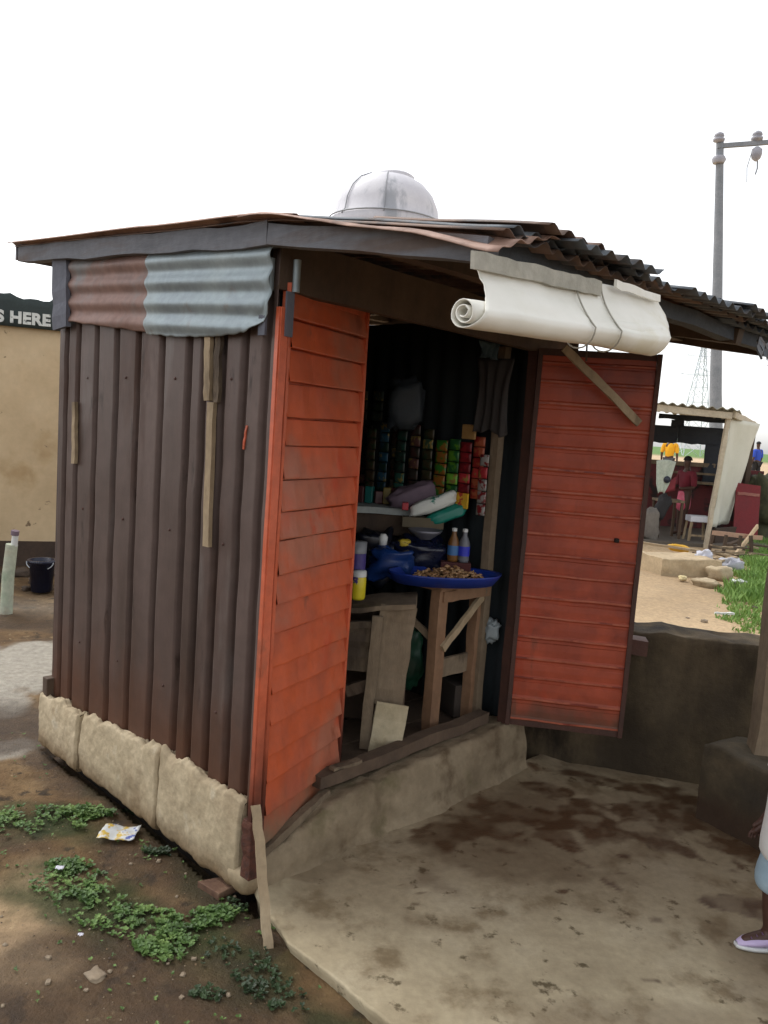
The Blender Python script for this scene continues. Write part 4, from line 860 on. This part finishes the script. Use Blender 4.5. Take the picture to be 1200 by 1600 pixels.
for (x, z) in ((7.42, 8.93), (8.33, 9.02), (9.2, 9.15)):
    m = MB(); m.lathe((x, 19.95, z), [(.05, 0), (.13, .03), (.14, .08), (.07, .11), (.12, .14), (.10, .2), (.03, .24)], 14); m.build('insulator', pl('insulator', (150, 150, 160), (170, 170, 176)), t)
m = MB(); m.lathe((8.36, 19.95, 8.56), [(.03, 0), (.10, .06), (.13, .16), (.12, .27), (.05, .33)], 14); m.build('fuse_holder', pl('insulator'), t); m = MB(); m.lathe((7.47, 19.95, 8.45), [(.13, 0), (.17, .08), (.13, .16)], 14); m.build('fuse_holder', pl('insulator', (150, 150, 160), (170, 170, 176)), t)
m = MB(); m.tube([(8.40, 19.95, 8.6), (8.42, 19.95, 8.40), (8.38, 19.93, 8.25)], .018, 5); m.tube([(8.25, 19.95, 8.8), (8.17, 19.95, 8.4), (8.2, 19.93, 8.05)], .010, 5); m.build('wire', M['polegrey'], t)

def pylon(X, Y, Hh, wb, label):
    t = thing('lattice_pylon', (X, Y, 0), label, 'pylon'); m = MB()
    def w(z): return wb * (1 - .86 * min(1, z / (Hh * .8))) 
    lv = [0, .16, .3, .42, .53, .63, .72, .8, .88, 1.0]
    for a, b in zip(lv, lv[1:]):
        za, zb_ = a * Hh, b * Hh; wa, wb2 = w(za) / 2, (w(zb_) if b < 1 else .1) / 2
        ca = [(X + sx * wa, Y + sy * wa, za) for sx, sy in ((-1, -1), (1, -1), (1, 1), (-1, 1))]; cb_ = [(X + sx * wb2, Y + sy * wb2, zb_) for sx, sy in ((-1, -1), (1, -1), (1, 1), (-1, 1))]
        for k in range(4):
            m.tube([ca[k], cb_[k]], .07, 4); m.tube([ca[k], cb_[(k + 1) % 4]], .04, 4); m.tube([ca[(k + 1) % 4], cb_[k]], .04, 4); m.tube([cb_[k], cb_[(k + 1) % 4]], .04, 4)
    m.build('tower', M['steel'], t); 
    for zf_, L_ in ((.62, .30), (.76, .24), (.88, .18)):
        m = MB(); z = zf_ * Hh; L2 = L_ * Hh / 2
        for s_ in (-1, 1): m.tube([(X, Y, z), (X + s_ * L2, Y, z)], .06, 4); m.tube([(X, Y, z + .05 * Hh), (X + s_ * L2, Y, z)], .05, 4)
        m.build('crossarm', M['steel'], t)
pylon(45.8, 120, 20, 4.2, 'pale lattice power pylon far off behind the shack')

# ================================================================ shack at the right
sh = thing('shack', (5.0, 13.8, 0), 'open timber shack with a grey sheet roof across the sandy yard', 'shack')
sr = MB()
def sroof(i, j):
    # plan: front edge y=12.7 from x 2.6 to 5.45, widening back to x 7.0 at y 15.6
    xr = 5.50 + 1.55 * j; x = 2.4 + (xr - 2.4) * i; y = 12.65 + 3.2 * j
    return Vector((x, y, 2.34 - .035 * (x - 2.4) + .10 * j - .06 * j * i * 2 + .02 * math.sin(x * 40) + .02 * fbm(x, y, 0, 2)))
sr.grid(sroof, 160, 8); sr.build('roof', pm('shack_roof', [(120, 120, 112), (148, 146, 134), (160, 156, 142)], scale=3, rough=.7, bump=.3), sh, thick=.015)
m = MB(); m.beam((2.5, 12.72, 2.255), (5.42, 12.72, 2.15), .05, .10, side=(0, 1, 0), seg=8, jit=.008); m.build('front_beam', pm('bleached_timber', [(176, 164, 144), (194, 182, 160)], scale=5, bump=.3), sh)
m = MB(); m.beam((5.46, 12.74, 2.17), (6.95, 15.2, 2.10), .05, .10, side=(1, -1, 0), seg=8, jit=.008); m.build('side_beam', pm('bleached_timber', [(176, 164, 144)]), sh)
for (x, y, zt_, x2, w_) in ((5.26, 12.78, 2.14, 5.40, .065), (3.2, 12.8, 2.2, 3.2, .06), (4.55, 15.2, 2.2, 4.5, .09), (6.85, 15.1, 2.1, 6.85, .09), (3.0, 15.2, 2.2, 3.0, .09)):
    m = MB(); m.beam((x, y, -.02), (x2, y, zt_), w_, w_, seg=10, jit=.006); m.build('post', MATS['bleached_timber'] if y < 13 else M['timber'], sh)
m = MB(); m.box((5.15, 15.3, .60), (4.2, .06, 1.28)); m.build('back_panel', pm('maroon_board', [(92, 40, 44), (110, 52, 52)], scale=3, bump=.2, dirt=((54, 44, 44), 3, (.5, .6), (1, 1, 1))), sh)
m = MB(); m.box((5.0, 15.24, 1.28), (3.7, .04, .08)); m.box((5.9, 14.9, .95), (1.3, .3, .04)); m.box((5.9, 14.9, 1.12), (1.3, .05, .04)); m.build('rail', M['plank'], sh)
dk = pm('dark_tarp', [(38, 42, 50), (54, 58, 66)], scale=2, rough=.8, bump=.2)
for (x0, x1, z0, z1) in ((2.6, 4.40, 1.88, 2.3), (4.50, 4.62, 1.70, 2.2), (4.66, 4.8, 1.76, 1.96), (4.82, 5.5, 1.66, 1.98), (5.35, 5.6, 1.95, 2.1), (5.5, 6.4, 1.66, 2.0), (4.45, 5.0, 2.12, 2.3), (5.1, 6.6, 2.1, 2.2), (6.05, 6.7, .9, 1.7)):
    m = MB(); m.grid(lambda i, j: (x0 + (x1 - x0) * i, 15.22 + .03 * fbm(i * 3, j * 3, x0), z0 + (z1 - z0) * j + .03 * fbm(i * 4, x0, j) * (1 - j)), 16, 8); m.build('tarp_piece', dk, sh, thick=.01)
# white sheet wall on the right side
m = MB()
def shf(i, j):
    a = i; x = 5.50 + .98 * a - .10 * (1 - j) * (1 - a) - .38 * (1 - j) * a; y = 12.98 + 1.0 * a
    zb_ = .31 + .02 * nz(i, 0, 0, 8); zt2 = 2.12 - .03 * a
    n = .035 * math.sin(a * 9 + j * 2) * (1 - j * .5) + .02 * fbm(a * 3, j * 3, 1)
    return (x + n * .7, y - n * .7, zb_ + (zt2 - zb_) * j)
m.grid(shf, 30, 24); m.build('sheet_wall', pm('dirty_white_sheet', [(202, 202, 188), (214, 214, 202)], scale=2, rough=.7, bump=.1, mottled=.03), sh, thick=.006)
m = MB(); m.box((5.85, 13.35, .17), (1.0, .04, .26), Matrix.Rotation(.75, 3, 'Z')); m.build('lower_wall', M['footing'], sh)
m = MB(); m.box((4.7, 14.1, .005), (4.0, 2.6, .09)); m.build('floor', pm('shack_floor', [(84, 78, 70), (104, 96, 86)], scale=3, bump=.3), sh)
# maroon door leaning
t = thing('loose_door', (6.2, 13.55, .2), 'maroon wooden door panel leaning upright beside the white sheet wall', 'door')
m = MB(); m.beam((6.22, 13.52, .18), (6.28, 13.75, 1.03), .42, .035, side=(1, 0, 0)); m.build('door_panel', pm('maroon_paint', [(108, 32, 38), (124, 42, 46)], scale=3, bump=.1), t)
m = MB(); m.beam((6.08, 13.68, .87), (6.46, 13.68, .86), .05, .02, side=(0, 0, 1)); m.build('crosspiece', pm('dusty_rose', [(160, 112, 100), (150, 90, 84)], scale=6), t)
# bush / low wall right
# cloth with dark print
t = thing('hanging_cloth', (4.62, 13.2, .8), 'pale green-white cloth with a dark round print hanging inside the shack', 'cloth')
m = MB()
def cf(i, j):
    ww = interp(j, [(0, .10), (.3, .22), (1, .33)]); x = 4.63 + (i - .5) * ww - .03 * (1 - j); return (x, 13.2 + .02 * math.sin(i * 9), .80 + .54 * j + .03 * math.sin(i * 3.1))
m.grid(cf, 16, 16); m.build('cloth', pm('mint_white', [(176, 186, 172), (190, 198, 186)], scale=4), t, thick=.005)
m = MB(); m.lathe((4.66, 13.165, 1.04), [(.001, 0), (.06, .0), (.055, .008), (.001, .01)], 14, axis=(0, -1, 0)); m.build('print', M['navy'], t)
m = MB(); m.grid(lambda i, j: (4.55 + .28 * i, 13.22, .80 + .05 * j + .20 * i * (j + .3)), 8, 4); m.build('cloth_hem', pm('dark_red_cloth', [(130, 44, 54), (110, 40, 48)]), t, thick=.005)
# dark heap and sack at left in shack
goods('sack', pillow((4.40, 13.1, .27), .16, .14, .27, seed=7, crumple=.3), pm('grey_sack', [(104, 98, 92), (126, 120, 112)], scale=5, bump=.2), 'grey sack standing on the shack floor, left of the tabletop', 'sack')
goods('sack', pillow((4.62, 13.2, .55), .10, .10, .24, (0, .4, 0), 3, .3), pm('black_cloth', [(30, 28, 30), (42, 40, 42)], scale=5), 'black bundle slumped under the pale printed cloth', 'bundle')
# bench table
t = thing('work_table', (4.95, 13.45, 0), 'small brown work table in the shack beside the standing woman', 'table')
m = MB(); m.box((4.82, 13.45, .68), (.42, .4, .04)); m.build('table_top', M['plank'], t)
for sx in (-1, 1):
    for sy in (-1, 1): m = MB(); m.box((4.82 + .18 * sx, 13.45 + .17 * sy, .355), (.04, .04, .61)); m.build('leg', M['timber'], t)
# stool
t = thing('stool', (5.28, 13.25, 0), 'wooden stool with a white seat standing inside the shack', 'stool')
m = MB(); m.box((5.28, 13.25, .42), (.34, .26, .10)); m.build('seat', pl('seat_white', (206, 208, 216), (216, 218, 224)), t, bevel=.01)
for sx in (-1, 1):
    for sy in (-1, 1): m = MB(); m.beam((5.28 + .17 * sx, 13.25 + .12 * sy, .04), (5.28 + .14 * sx, 13.25 + .1 * sy, .37), .035, .035); m.build('leg', M['timberlt'], t)
m = MB(); m.beam((5.12, 13.14, .14), (5.44, 13.14, .14), .03, .03); m.build('stretcher', M['timberlt'], t)

# slab chunk and debris
def gb(x, y): return gz(x, y)
roughbox('concrete_slab', (3.50, 9.75, 0), (1, .25, 0), .86, (-.25, 1, 0), .55, .20, pm('tan_slab', [(168, 148, 118), (190, 170, 138)], scale=4, bump=.4), 'broken tan concrete slab lying on the sandy yard before the shack', 'slab', amp=.02, seed=3)
stone((4.22, 9.75, .06), .13, M['plinth'], 'big pale rock at the right end of the broken slab', None, 'rock', .7)
stone((3.85, 9.2, .02), .15, M['plinth'], 'flat pale rock in front of the broken slab', None, 'rock', .35)
o = stone((3.65, 9.42, .03), .06, pm('cream_rock', [(196, 180, 130), (206, 190, 150)]), 'cream coloured rock lying at the foot of the broken slab', None, 'rock', .5)
goods('jerrycan', pillow((4.12, 10.9, .20), .15, .06, .05, (0, .1, .1), 2, .15), pl('yellow_can', (200, 150, 30), (214, 166, 50)), 'yellow plastic can lying behind the broken slab', 'can')
goods('plastic_bag', pillow((4.20, 10.2, .18), .10, .08, .09, seed=21, crumple=.5), pl('lilac_white_bag', (184, 184, 196), (200, 200, 208)), 'crumpled lilac white bag on the right end of the slab', 'bag')
dbl = 'broken timber offcut in the debris heap beside the shack'
r_ = random.Random(21)
for i in range(22):
    x = 4.4 + r_.random() * 1.5; y = 10.6 + (x - 4.4) * 1.1 + r_.uniform(-.5, .5); a = r_.uniform(-.6, .6); L_ = r_.uniform(.2, .5); z = .03 + r_.random() * .16
    d = Vector((math.cos(a), math.sin(a), r_.uniform(-.25, .25))) * L_ / 2; c = Vector((x, y, z))
    m = MB(); m.beam(c - d, c + d, r_.uniform(.04, .09), .025); goods('timber_offcut', m, M[r_.choice(['plank', 'timber', 'timberlt'])], dbl, 'offcut', 'timber offcuts in the debris heap')
for i in range(4):
    x = 5.0 + i * .22; m = MB(); m.beam((x, 12.0, .0), (x + r_.uniform(-.05, .05), 12.0, .28 + r_.random() * .12), .05, .04); goods('timber_offcut', m, M['timber'], 'short dark stake standing upright in the debris heap', 'offcut', 'upright stakes in the debris heap')
m = MB(); m.beam((5.30, 11.8, .0), (5.98, 12.6, .42), .07, .03, side=(0, 0, 1)); goods('plank', m, pm('fresh_plank', [(206, 178, 142), (216, 190, 156)], scale=5, bump=.2), 'pale fresh plank propped slantwise on the debris heap', 'plank')
m = MB(); m.beam((5.15, 12.3, .30), (5.98, 12.4, .26), .07, .03, side=(0, 0, 1)); goods('plank', m, pm('pinkish_plank', [(176, 140, 118), (190, 156, 130)], scale=5, bump=.2), 'pinkish plank lying level across the debris heap', 'plank')
m = MB(); m.beam((3.6, 10.9, .24), (4.35, 10.75, .20), .05, .03); goods('plank', m, M['timberlt'], 'long narrow plank lying behind the broken slab', 'plank')
for (x, y, L_, a, lb) in ((3.34, 7.5, .18, -.1, 'white stick lying on the sand near the grass'), (4.35, 9.35, .22, .2, 'white stick lying at the foot of the grass')):
    m = MB(); m.beam((x - L_ / 2, y, .03), (x + L_ / 2, y + L_ * a, .04), .03, .02); goods('white_stick', m, W_, lb, 'stick')
goods('plastic_bag', pillow((4.22, 9.2, .05), .09, .06, .045, seed=31, crumple=.6), W_, 'small white plastic bag lying in front of the grass', 'bag')
goods('plastic_bag', pillow((4.65, 10.4, .08), .14, .08, .09, seed=41, crumple=.6), pl('grey_white_bag', (160, 160, 170), (184, 184, 190)), 'grey white plastic bag below the debris heap', 'bag')
for i in range(16):
    x, y = r_.uniform(1.6, 4.6), r_.uniform(5, 9.5); stone((x, y, gz(x, y) + .004), r_.uniform(.01, .035), M_st if i % 3 else M_std, 'small stone lying on the sandy yard', 'stones on the sandy yard')
# grass
M_grass = pm('grass_blade', [(96, 132, 58), (118, 152, 72), (140, 170, 92)], scale=3, rough=.6, bump=0, mottled=0)
m = MB(); r = random.Random(99); cnt = 0
poly = [(3.15, 6.9), (3.35, 7.5), (3.95, 9.0), (4.55, 10.0), (5.3, 11.5), (6.2, 13.3), (7.6, 16.5), (10, 16.5), (8, 11), (6, 7)]
def inpoly(x, y):
    c = False; n = len(poly)
    for i in range(n):
        x1, y1 = poly[i]; x2, y2 = poly[(i + 1) % n]
        if (y1 > y) != (y2 > y) and x < (x2 - x1) * (y - y1) / (y2 - y1) + x1: c = not c
    return c
while cnt < 36000:
    x, y = r.uniform(3, 9), r.uniform(6.8, 16.5)
    if not inpoly(x + .25 * fbm(x, y, 0, 2), y) or x - .55 * y > .6 + r.random() * .6: 
        continue
    cnt += 1; h = r.uniform(.03, .12) * (1 + .9 * nz(x, y, 0, 1.5)) * (.45 if y < 8.2 else 1); t = r.uniform(0, 6.28); wd_ = .007 + .006 * r.random()
    p = Vector((x, y, gz(x, y))); a = Vector((math.cos(t), math.sin(t), 0)) * wd_; ln = Vector((r.uniform(-1, 1), r.uniform(-1, 1), 0)) * h * .6
    m.add([p - a, p + a, p + ln * .4 + Vector((0, 0, h * .6)) + a * .7, p + ln + Vector((0, 0, h))], [(0, 1, 2, 3)])
goods('grass', m, M_grass, 'bright green grass growing at the right edge of the yard', 'grass', loc=(5, 10, 0))['kind'] = 'stuff'
# brown wall and bush far right by the door
goods('bush', pillow((7.3, 14.8, .5), .55, .5, .6, seed=51, crumple=.5, n=30), pm('dark_bush', [(56, 58, 40), (84, 84, 58)], scale=12, bump=.8, bscale=25), 'dull brown-green bush behind the maroon door panel', 'bush')

# ================================================================ people
def figure(name, loc, heading, H, J, R, skinmat, label, clothes, fingers=False, face=True):
    """J joints in body space (x forward, y left, z up) in metres; clothes: list of (part, chain-edges, radius add, material)"""
    root = thing(name, loc, label, 'person')
    Rz = Matrix.Rotation(heading, 3, 'Z'); L0 = Vector(loc)
    def skin(nm, edges, rad_, mat, sub=2, rootj=None, parent=root):
        keys = []
        for a, b in edges:
            for k in (a, b):
                if k not in keys: keys.append(k)
        me = bpy.data.meshes.new(nm); me.from_pydata([tuple(Rz @ Vector(J[k])) for k in keys], [(keys.index(a), keys.index(b)) for a, b in edges], [])
        o = bpy.data.objects.new(nm, me); COL.objects.link(o); o.parent = parent; me.materials.append(mat)
        mo = o.modifiers.new('skin', 'SKIN'); mo.use_smooth_shade = True
        for i, k in enumerate(keys):
            rr = rad_[k] if isinstance(rad_[k], tuple) else (rad_[k], rad_[k])
            me.skin_vertices[0].data[i].radius = rr; me.skin_vertices[0].data[i].use_root = (k == (rootj or keys[0]))
        s = o.modifiers.new('sub', 'SUBSURF'); s.levels = sub; s.render_levels = sub; o['_w'] = tuple(loc); return o
    spine = [('pelvis', 'waist'), ('waist', 'chest'), ('chest', 'neckb'), ('neckb', 'neck'), ('neck', 'head'), ('head', 'crown')]
    E = list(spine)
    for s in 'LR':
        E += [('chest', 'sh' + s), ('sh' + s, 'el' + s), ('el' + s, 'wr' + s), ('wr' + s, 'hand' + s), ('pelvis', 'hip' + s), ('hip' + s, 'kn' + s), ('kn' + s, 'an' + s), ('an' + s, 'toe' + s)]
        if fingers:
            hv = Vector(J['hand' + s]) - Vector(J['wr' + s]); hv.normalize(); side = Vector((1, 0, 0)); sc = H / 1.75
            for k in range(4):
                b0 = Vector(J['hand' + s]) + side * (.03 - .02 * k) * sc; n1, n2 = 'f%d%sa' % (k, s), 'f%d%sb' % (k, s)
                Ln = (.07, .08, .075, .058)[k] * sc
                J[n1] = tuple(b0 + hv * Ln * .55); J[n2] = tuple(b0 + hv * Ln * .95 + Vector((0, -.02 if s == 'L' else .02, 0)) * sc)
                R[n1] = .0095 * sc; R[n2] = .008 * sc; E += [('hand' + s, n1), (n1, n2)]
            J['t' + s] = tuple(Vector(J['wr' + s]).lerp(Vector(J['hand' + s]), .6) + side * .05 * sc + hv * .02 * sc); R['t' + s] = .011 * sc; E.append(('wr' + s, 't' + s))
    body = skin('body', E, R, skinmat, 2, 'pelvis')
    for nm, edges, radd, mat in clothes:
        skin(nm, edges, radd, mat, 2, edges[0][0])
    return root, Rz, L0
def joints(H, hipx=.0, step=0., arm='down', bend=0):
    h = H; J = {'pelvis': (0, 0, .52 * h), 'waist': (0, 0, .60 * h), 'chest': (.0, 0, .73 * h), 'neckb': (0, 0, .82 * h), 'neck': (.005 * h, 0, .86 * h), 'head': (.012 * h, 0, .925 * h), 'crown': (.008 * h, 0, .965 * h)}
    R = {'pelvis': (.075 * h, .06 * h), 'waist': (.07 * h, .055 * h), 'chest': (.075 * h, .06 * h), 'neckb': .035 * h, 'neck': .03 * h, 'head': .05 * h, 'crown': .038 * h}
    for s, q in (('L', 1), ('R', -1)):
        J['hip' + s] = (0, q * .05 * h, .49 * h); J['kn' + s] = (q * step * .5 + .01 * h, q * .052 * h, .275 * h); J['an' + s] = (q * step, q * .052 * h, .045 * h); J['toe' + s] = (q * step + .11 * h, q * .058 * h, .018 * h)
        J['sh' + s] = (0, q * .115 * h, .80 * h); J['el' + s] = (-.01 * h, q * .14 * h, .62 * h); J['wr' + s] = (.03 * h, q * .145 * h, .48 * h); J['hand' + s] = (.045 * h, q * .142 * h, .44 * h)
        if arm == 'fwd': J['wr' + s] = (.13 * h, q * .10 * h, .60 * h); J['hand' + s] = (.17 * h, q * .09 * h, .60 * h)
        R['hip' + s] = .052 * h; R['kn' + s] = .033 * h; R['an' + s] = .022 * h; R['toe' + s] = .018 * h
        R['sh' + s] = .034 * h; R['el' + s] = .025 * h; R['wr' + s] = .017 * h; R['hand' + s] = (.022 * h, .013 * h)
    return J, R
def grow(R, keys, add): 
    return {k: (tuple(a + add for a in R[k]) if isinstance(R[k], tuple) else R[k] + add) for k in keys}
SK = pm('dark_skin', [(66, 42, 32), (78, 50, 38)], scale=6, rough=.55, bump=.05, mottled=.02)
HAIR = pm('black_hair', [(16, 14, 14), (24, 22, 22)], scale=30, rough=.8, bump=.5)
def topE(short=True): 
    e = [('pelvis', 'waist'), ('waist', 'chest'), ('chest', 'neckb')]
    for s in 'LR': e += [('chest', 'sh' + s), ('sh' + s, 'el' + s)]
    return e
def person(loc, heading, H, top, bot, label, arm='down', botlen='long', step=0.0, shoes=None, fingers=False, botcat='trousers'):
    J, R = joints(H, step=step, arm=arm); h = H
    tr = grow(R, ['pelvis', 'waist', 'chest', 'neckb', 'shL', 'shR', 'elL', 'elR'], .012 * h)
    cl = [('top', topE(), tr, top)]
    J['hemL'] = tuple(Vector(J['hipL']).lerp(Vector(J['knL']), .8)); J['hemR'] = tuple(Vector(J['hipR']).lerp(Vector(J['knR']), .8))
    J['skirt'] = (.01 * h, 0, .30 * h); R['skirt'] = .085 * h; R['hemL'] = R['hemR'] = .043 * h
    if botlen == 'long': be = [('pelvis', 'hipL'), ('hipL', 'knL'), ('knL', 'anL'), ('pelvis', 'hipR'), ('hipR', 'knR'), ('knR', 'anR')]
    elif botlen == 'short': be = [('pelvis', 'hipL'), ('hipL', 'hemL'), ('pelvis', 'hipR'), ('hipR', 'hemR')]
    else: be = [('waist', 'pelvis'), ('pelvis', 'skirt')]
    keys = set(k for e in be for k in e); cl.append((botcat, be, grow(R, keys, .013 * h), bot))
    root, Rz, L0 = figure('person', loc, heading, H, J, R, SK, label, cl, fingers)
    # hair cap, ears, eyes, nose, mouth
    hd = L0 + Rz @ Vector((.012 * h, 0, .94 * h)); r0 = .055 * h
    m = MB(); m.grid(lambda i, j: hd + Rz @ (Vector((math.cos(i * 6.283) * math.cos(j * 1.5), math.sin(i * 6.283) * math.cos(j * 1.5) * .92, math.sin(j * 1.5))) * r0 * (1.02 + .03 * nz(i * 9, j * 9)) + Vector((-.10 * r0, 0, .10 * r0))), 24, 8); m.build('hair', HAIR, root)
    return root, hd, Rz, r0
def pc(n, a, b): return pm(n, [a, b], scale=5, rough=.85, bump=.15, mottled=.05)
pr, hd, Rz, r0 = person((5.20, 13.75, .05), rad(200), 1.40, pc('maroon_blouse', (96, 24, 38), (112, 32, 46)), pc('pink_skirt', (204, 70, 100), (226, 130, 150)), 'person in a maroon top and pink skirt standing inside the shack, seen from the side', 'fwd', 'skirt', botcat='skirt')
person((9.05, 25.6, .32), rad(60), 1.68, pc('yellow_shirt', (222, 160, 24), (236, 176, 40)), pc('grey_trousers', (60, 60, 66), (74, 74, 80)), 'person in a yellow shirt far off, seen through the back of the shack')
person((14.2, 30.6, .33), rad(120), 1.68, pc('blue_shirt', (40, 70, 170), (52, 84, 190)), pc('black_trousers', (26, 26, 30), (36, 36, 40)), 'person in a blue shirt and black trousers, far off at the right', step=.12)

# toddler at the right edge
TH = .88
J, R = joints(TH, step=-.012, arm='down'); h = TH
for k_ in ('anL', 'toeL'): J[k_] = (J[k_][0] - .032, J[k_][1] + .012, J[k_][2])
for s, q in (('L', 1), ('R', -1)):
    J['hip' + s] = (0, q * .055 * h, .44 * h); J['kn' + s] = (-q * .015 + .006 * h, q * .06 * h, .25 * h)
    R['kn' + s] = .043 * h; R['an' + s] = .032 * h; R['hip' + s] = .07 * h
    J['el' + s] = (-.03 * h, q * .15 * h, .58 * h); J['wr' + s] = (.03 * h, q * .145 * h, .45 * h); J['hand' + s] = (.06 * h, q * .14 * h, .415 * h)
J.update({'pelvis': (0, 0, .46 * h), 'waist': (.01 * h, 0, .55 * h), 'chest': (0, 0, .66 * h), 'neckb': (0, 0, .75 * h), 'neck': (0, 0, .79 * h), 'head': (.0, 0, .87 * h), 'crown': (0, 0, .93 * h), 'shL': (0, .11 * h, .73 * h), 'shR': (0, -.11 * h, .73 * h)})
R.update({'pelvis': (.10 * h, .09 * h), 'waist': (.10 * h, .10 * h), 'chest': (.09 * h, .085 * h), 'neckb': .045 * h, 'neck': .04 * h, 'head': .085 * h, 'crown': .06 * h})
J['hemt'] = (.012 * h, 0, .34 * h); R['hemt'] = (.125 * h, .115 * h)
for s, q in (('L', 1), ('R', -1)): J['hem' + s] = (-q * .026 + .012 * h, q * .066 * h, .195 * h); R['hem' + s] = .060 * h; J['slv' + s] = tuple(Vector(J['sh' + s]).lerp(Vector(J['el' + s]), .75)); R['slv' + s] = .045 * h
te = [('waist', 'chest'), ('waist', 'hemt'), ('chest', 'neckb'), ('chest', 'shL'), ('shL', 'slvL'), ('chest', 'shR'), ('shR', 'slvR')]
tk = set(k for e in te for k in e); tr = grow(R, tk, .012 * h)
se = [('pelvis', 'hipL'), ('hipL', 'hemL'), ('pelvis', 'hipR'), ('hipR', 'hemR')]; sk_ = set(k for e in se for k in e); sr_ = grow(R, sk_, .012 * h); sr_['hipL'] = sr_['hipR'] = .062 * h; sr_['pelvis'] = (.05 * h, .05 * h)
TL = (1.366, 2.37, .004); THd = rad(184)
root, Rz, L0 = figure('person', TL, THd, TH, J, R, SK, 'small child in a white top, pale denim shorts and lilac shoes', [('top', te, tr, pc('white_top', (206, 206, 204), (218, 218, 216))), ('shorts', se, sr_, pc('pale_denim', (140, 164, 180), (166, 186, 198)))], True)
hd = L0 + Rz @ Vector((0, 0, .89 * h)); r0 = .098 * h
m = MB(); m.grid(lambda i, j: hd + Rz @ (Vector((math.cos(i * 6.283) * math.cos(j * 1.5), math.sin(i * 6.283) * math.cos(j * 1.5) * .95, math.sin(j * 1.5))) * r0 * (1 + .04 * nz(i * 14, j * 14)) + Vector((-.12 * r0, 0, .1 * r0))), 28, 10); m.build('hair', HAIR, root)
m = MB()
for q in (-1, 1): m.lathe(hd + Rz @ Vector((.80 * r0, q * .36 * r0, -.10 * r0)), [(.001, -.006), (.009, -.002), (.009, .002), (.001, .005)], 10, axis=Rz @ Vector((1, q * .3, 0)))
m.build('eyes', pl('eye_white', (210, 206, 200), (220, 216, 210)), root)
m = MB(); m.tube([hd + Rz @ Vector((.86 * r0, 0, 0)), hd + Rz @ Vector((1.04 * r0, 0, -.24 * r0)), hd + Rz @ Vector((.88 * r0, 0, -.32 * r0))], [.005, .011, .007], 8)
for q in (-1, 1): m.tube([hd + Rz @ Vector((-.05 * r0, q * .88 * r0, .1 * r0)), hd + Rz @ Vector((-.1 * r0, q * 1.02 * r0, -.1 * r0)), hd + Rz @ Vector((0, q * .9 * r0, -.3 * r0))], [.006, .010, .006], 8)
m.build('nose_and_ears', SK, root)
m = MB(); m.tube([hd + Rz @ Vector((.80 * r0, -.25 * r0, -.52 * r0)), hd + Rz @ Vector((.92 * r0, 0, -.54 * r0)), hd + Rz @ Vector((.80 * r0, .25 * r0, -.52 * r0))], [.003, .006, .003], 8); m.build('mouth', pm('lips', [(92, 48, 44)]), root)
LIL = pl('lilac_shoe', (186, 168, 206), (200, 184, 218), rough=.45)
for s, q in (('L', 1), ('R', -1)):
    ax, ay, _ = J['an' + s]; m = MB()
    def sf(i, j, ax=ax, ay=ay):
        a = i * 2 * math.pi; l = j; x = ax - .035 + .145 * l
        w_ = .030 * (math.sin(math.pi * min(1, l * .9 + .08)) ** .45) ; hh = interp(l, [(0, .040), (.3, .052), (.5, .040), (.8, .028), (1, .012)])
        cz = hh * .5 + .004; return L0 + Rz @ Vector((x, ay + q * .006 * l + math.cos(a) * w_, cz + math.sin(a) * hh * .5 * (1 if math.sin(a) > 0 else .95)))
    m.grid(sf, 20, 16); sh_ = m.build('shoe', LIL, root, subsurf=1)
    m = MB(); m.grid(lambda i, j: L0 + Rz @ Vector((ax - .036 + .15 * j, ay + q * .006 * j + (i - .5) * .062 * (math.sin(math.pi * min(1, j * .9 + .08)) ** .45), .003)), 6, 14); m.build('sole', W_, sh_, thick=.01)
    m = MB()
    for k in range(3): m.tube([L0 + Rz @ Vector((ax + .03 + .018 * k, ay - .014, .051 - .007 * k)), L0 + Rz @ Vector((ax + .036 + .018 * k, ay + .014, .052 - .007 * k))], .0018, 5)
    m.build('laces', pl('dark_lilac', (110, 80, 120), (120, 90, 130)), sh_)

for o in bpy.data.objects:
    if '_w' in o: del o['_w']
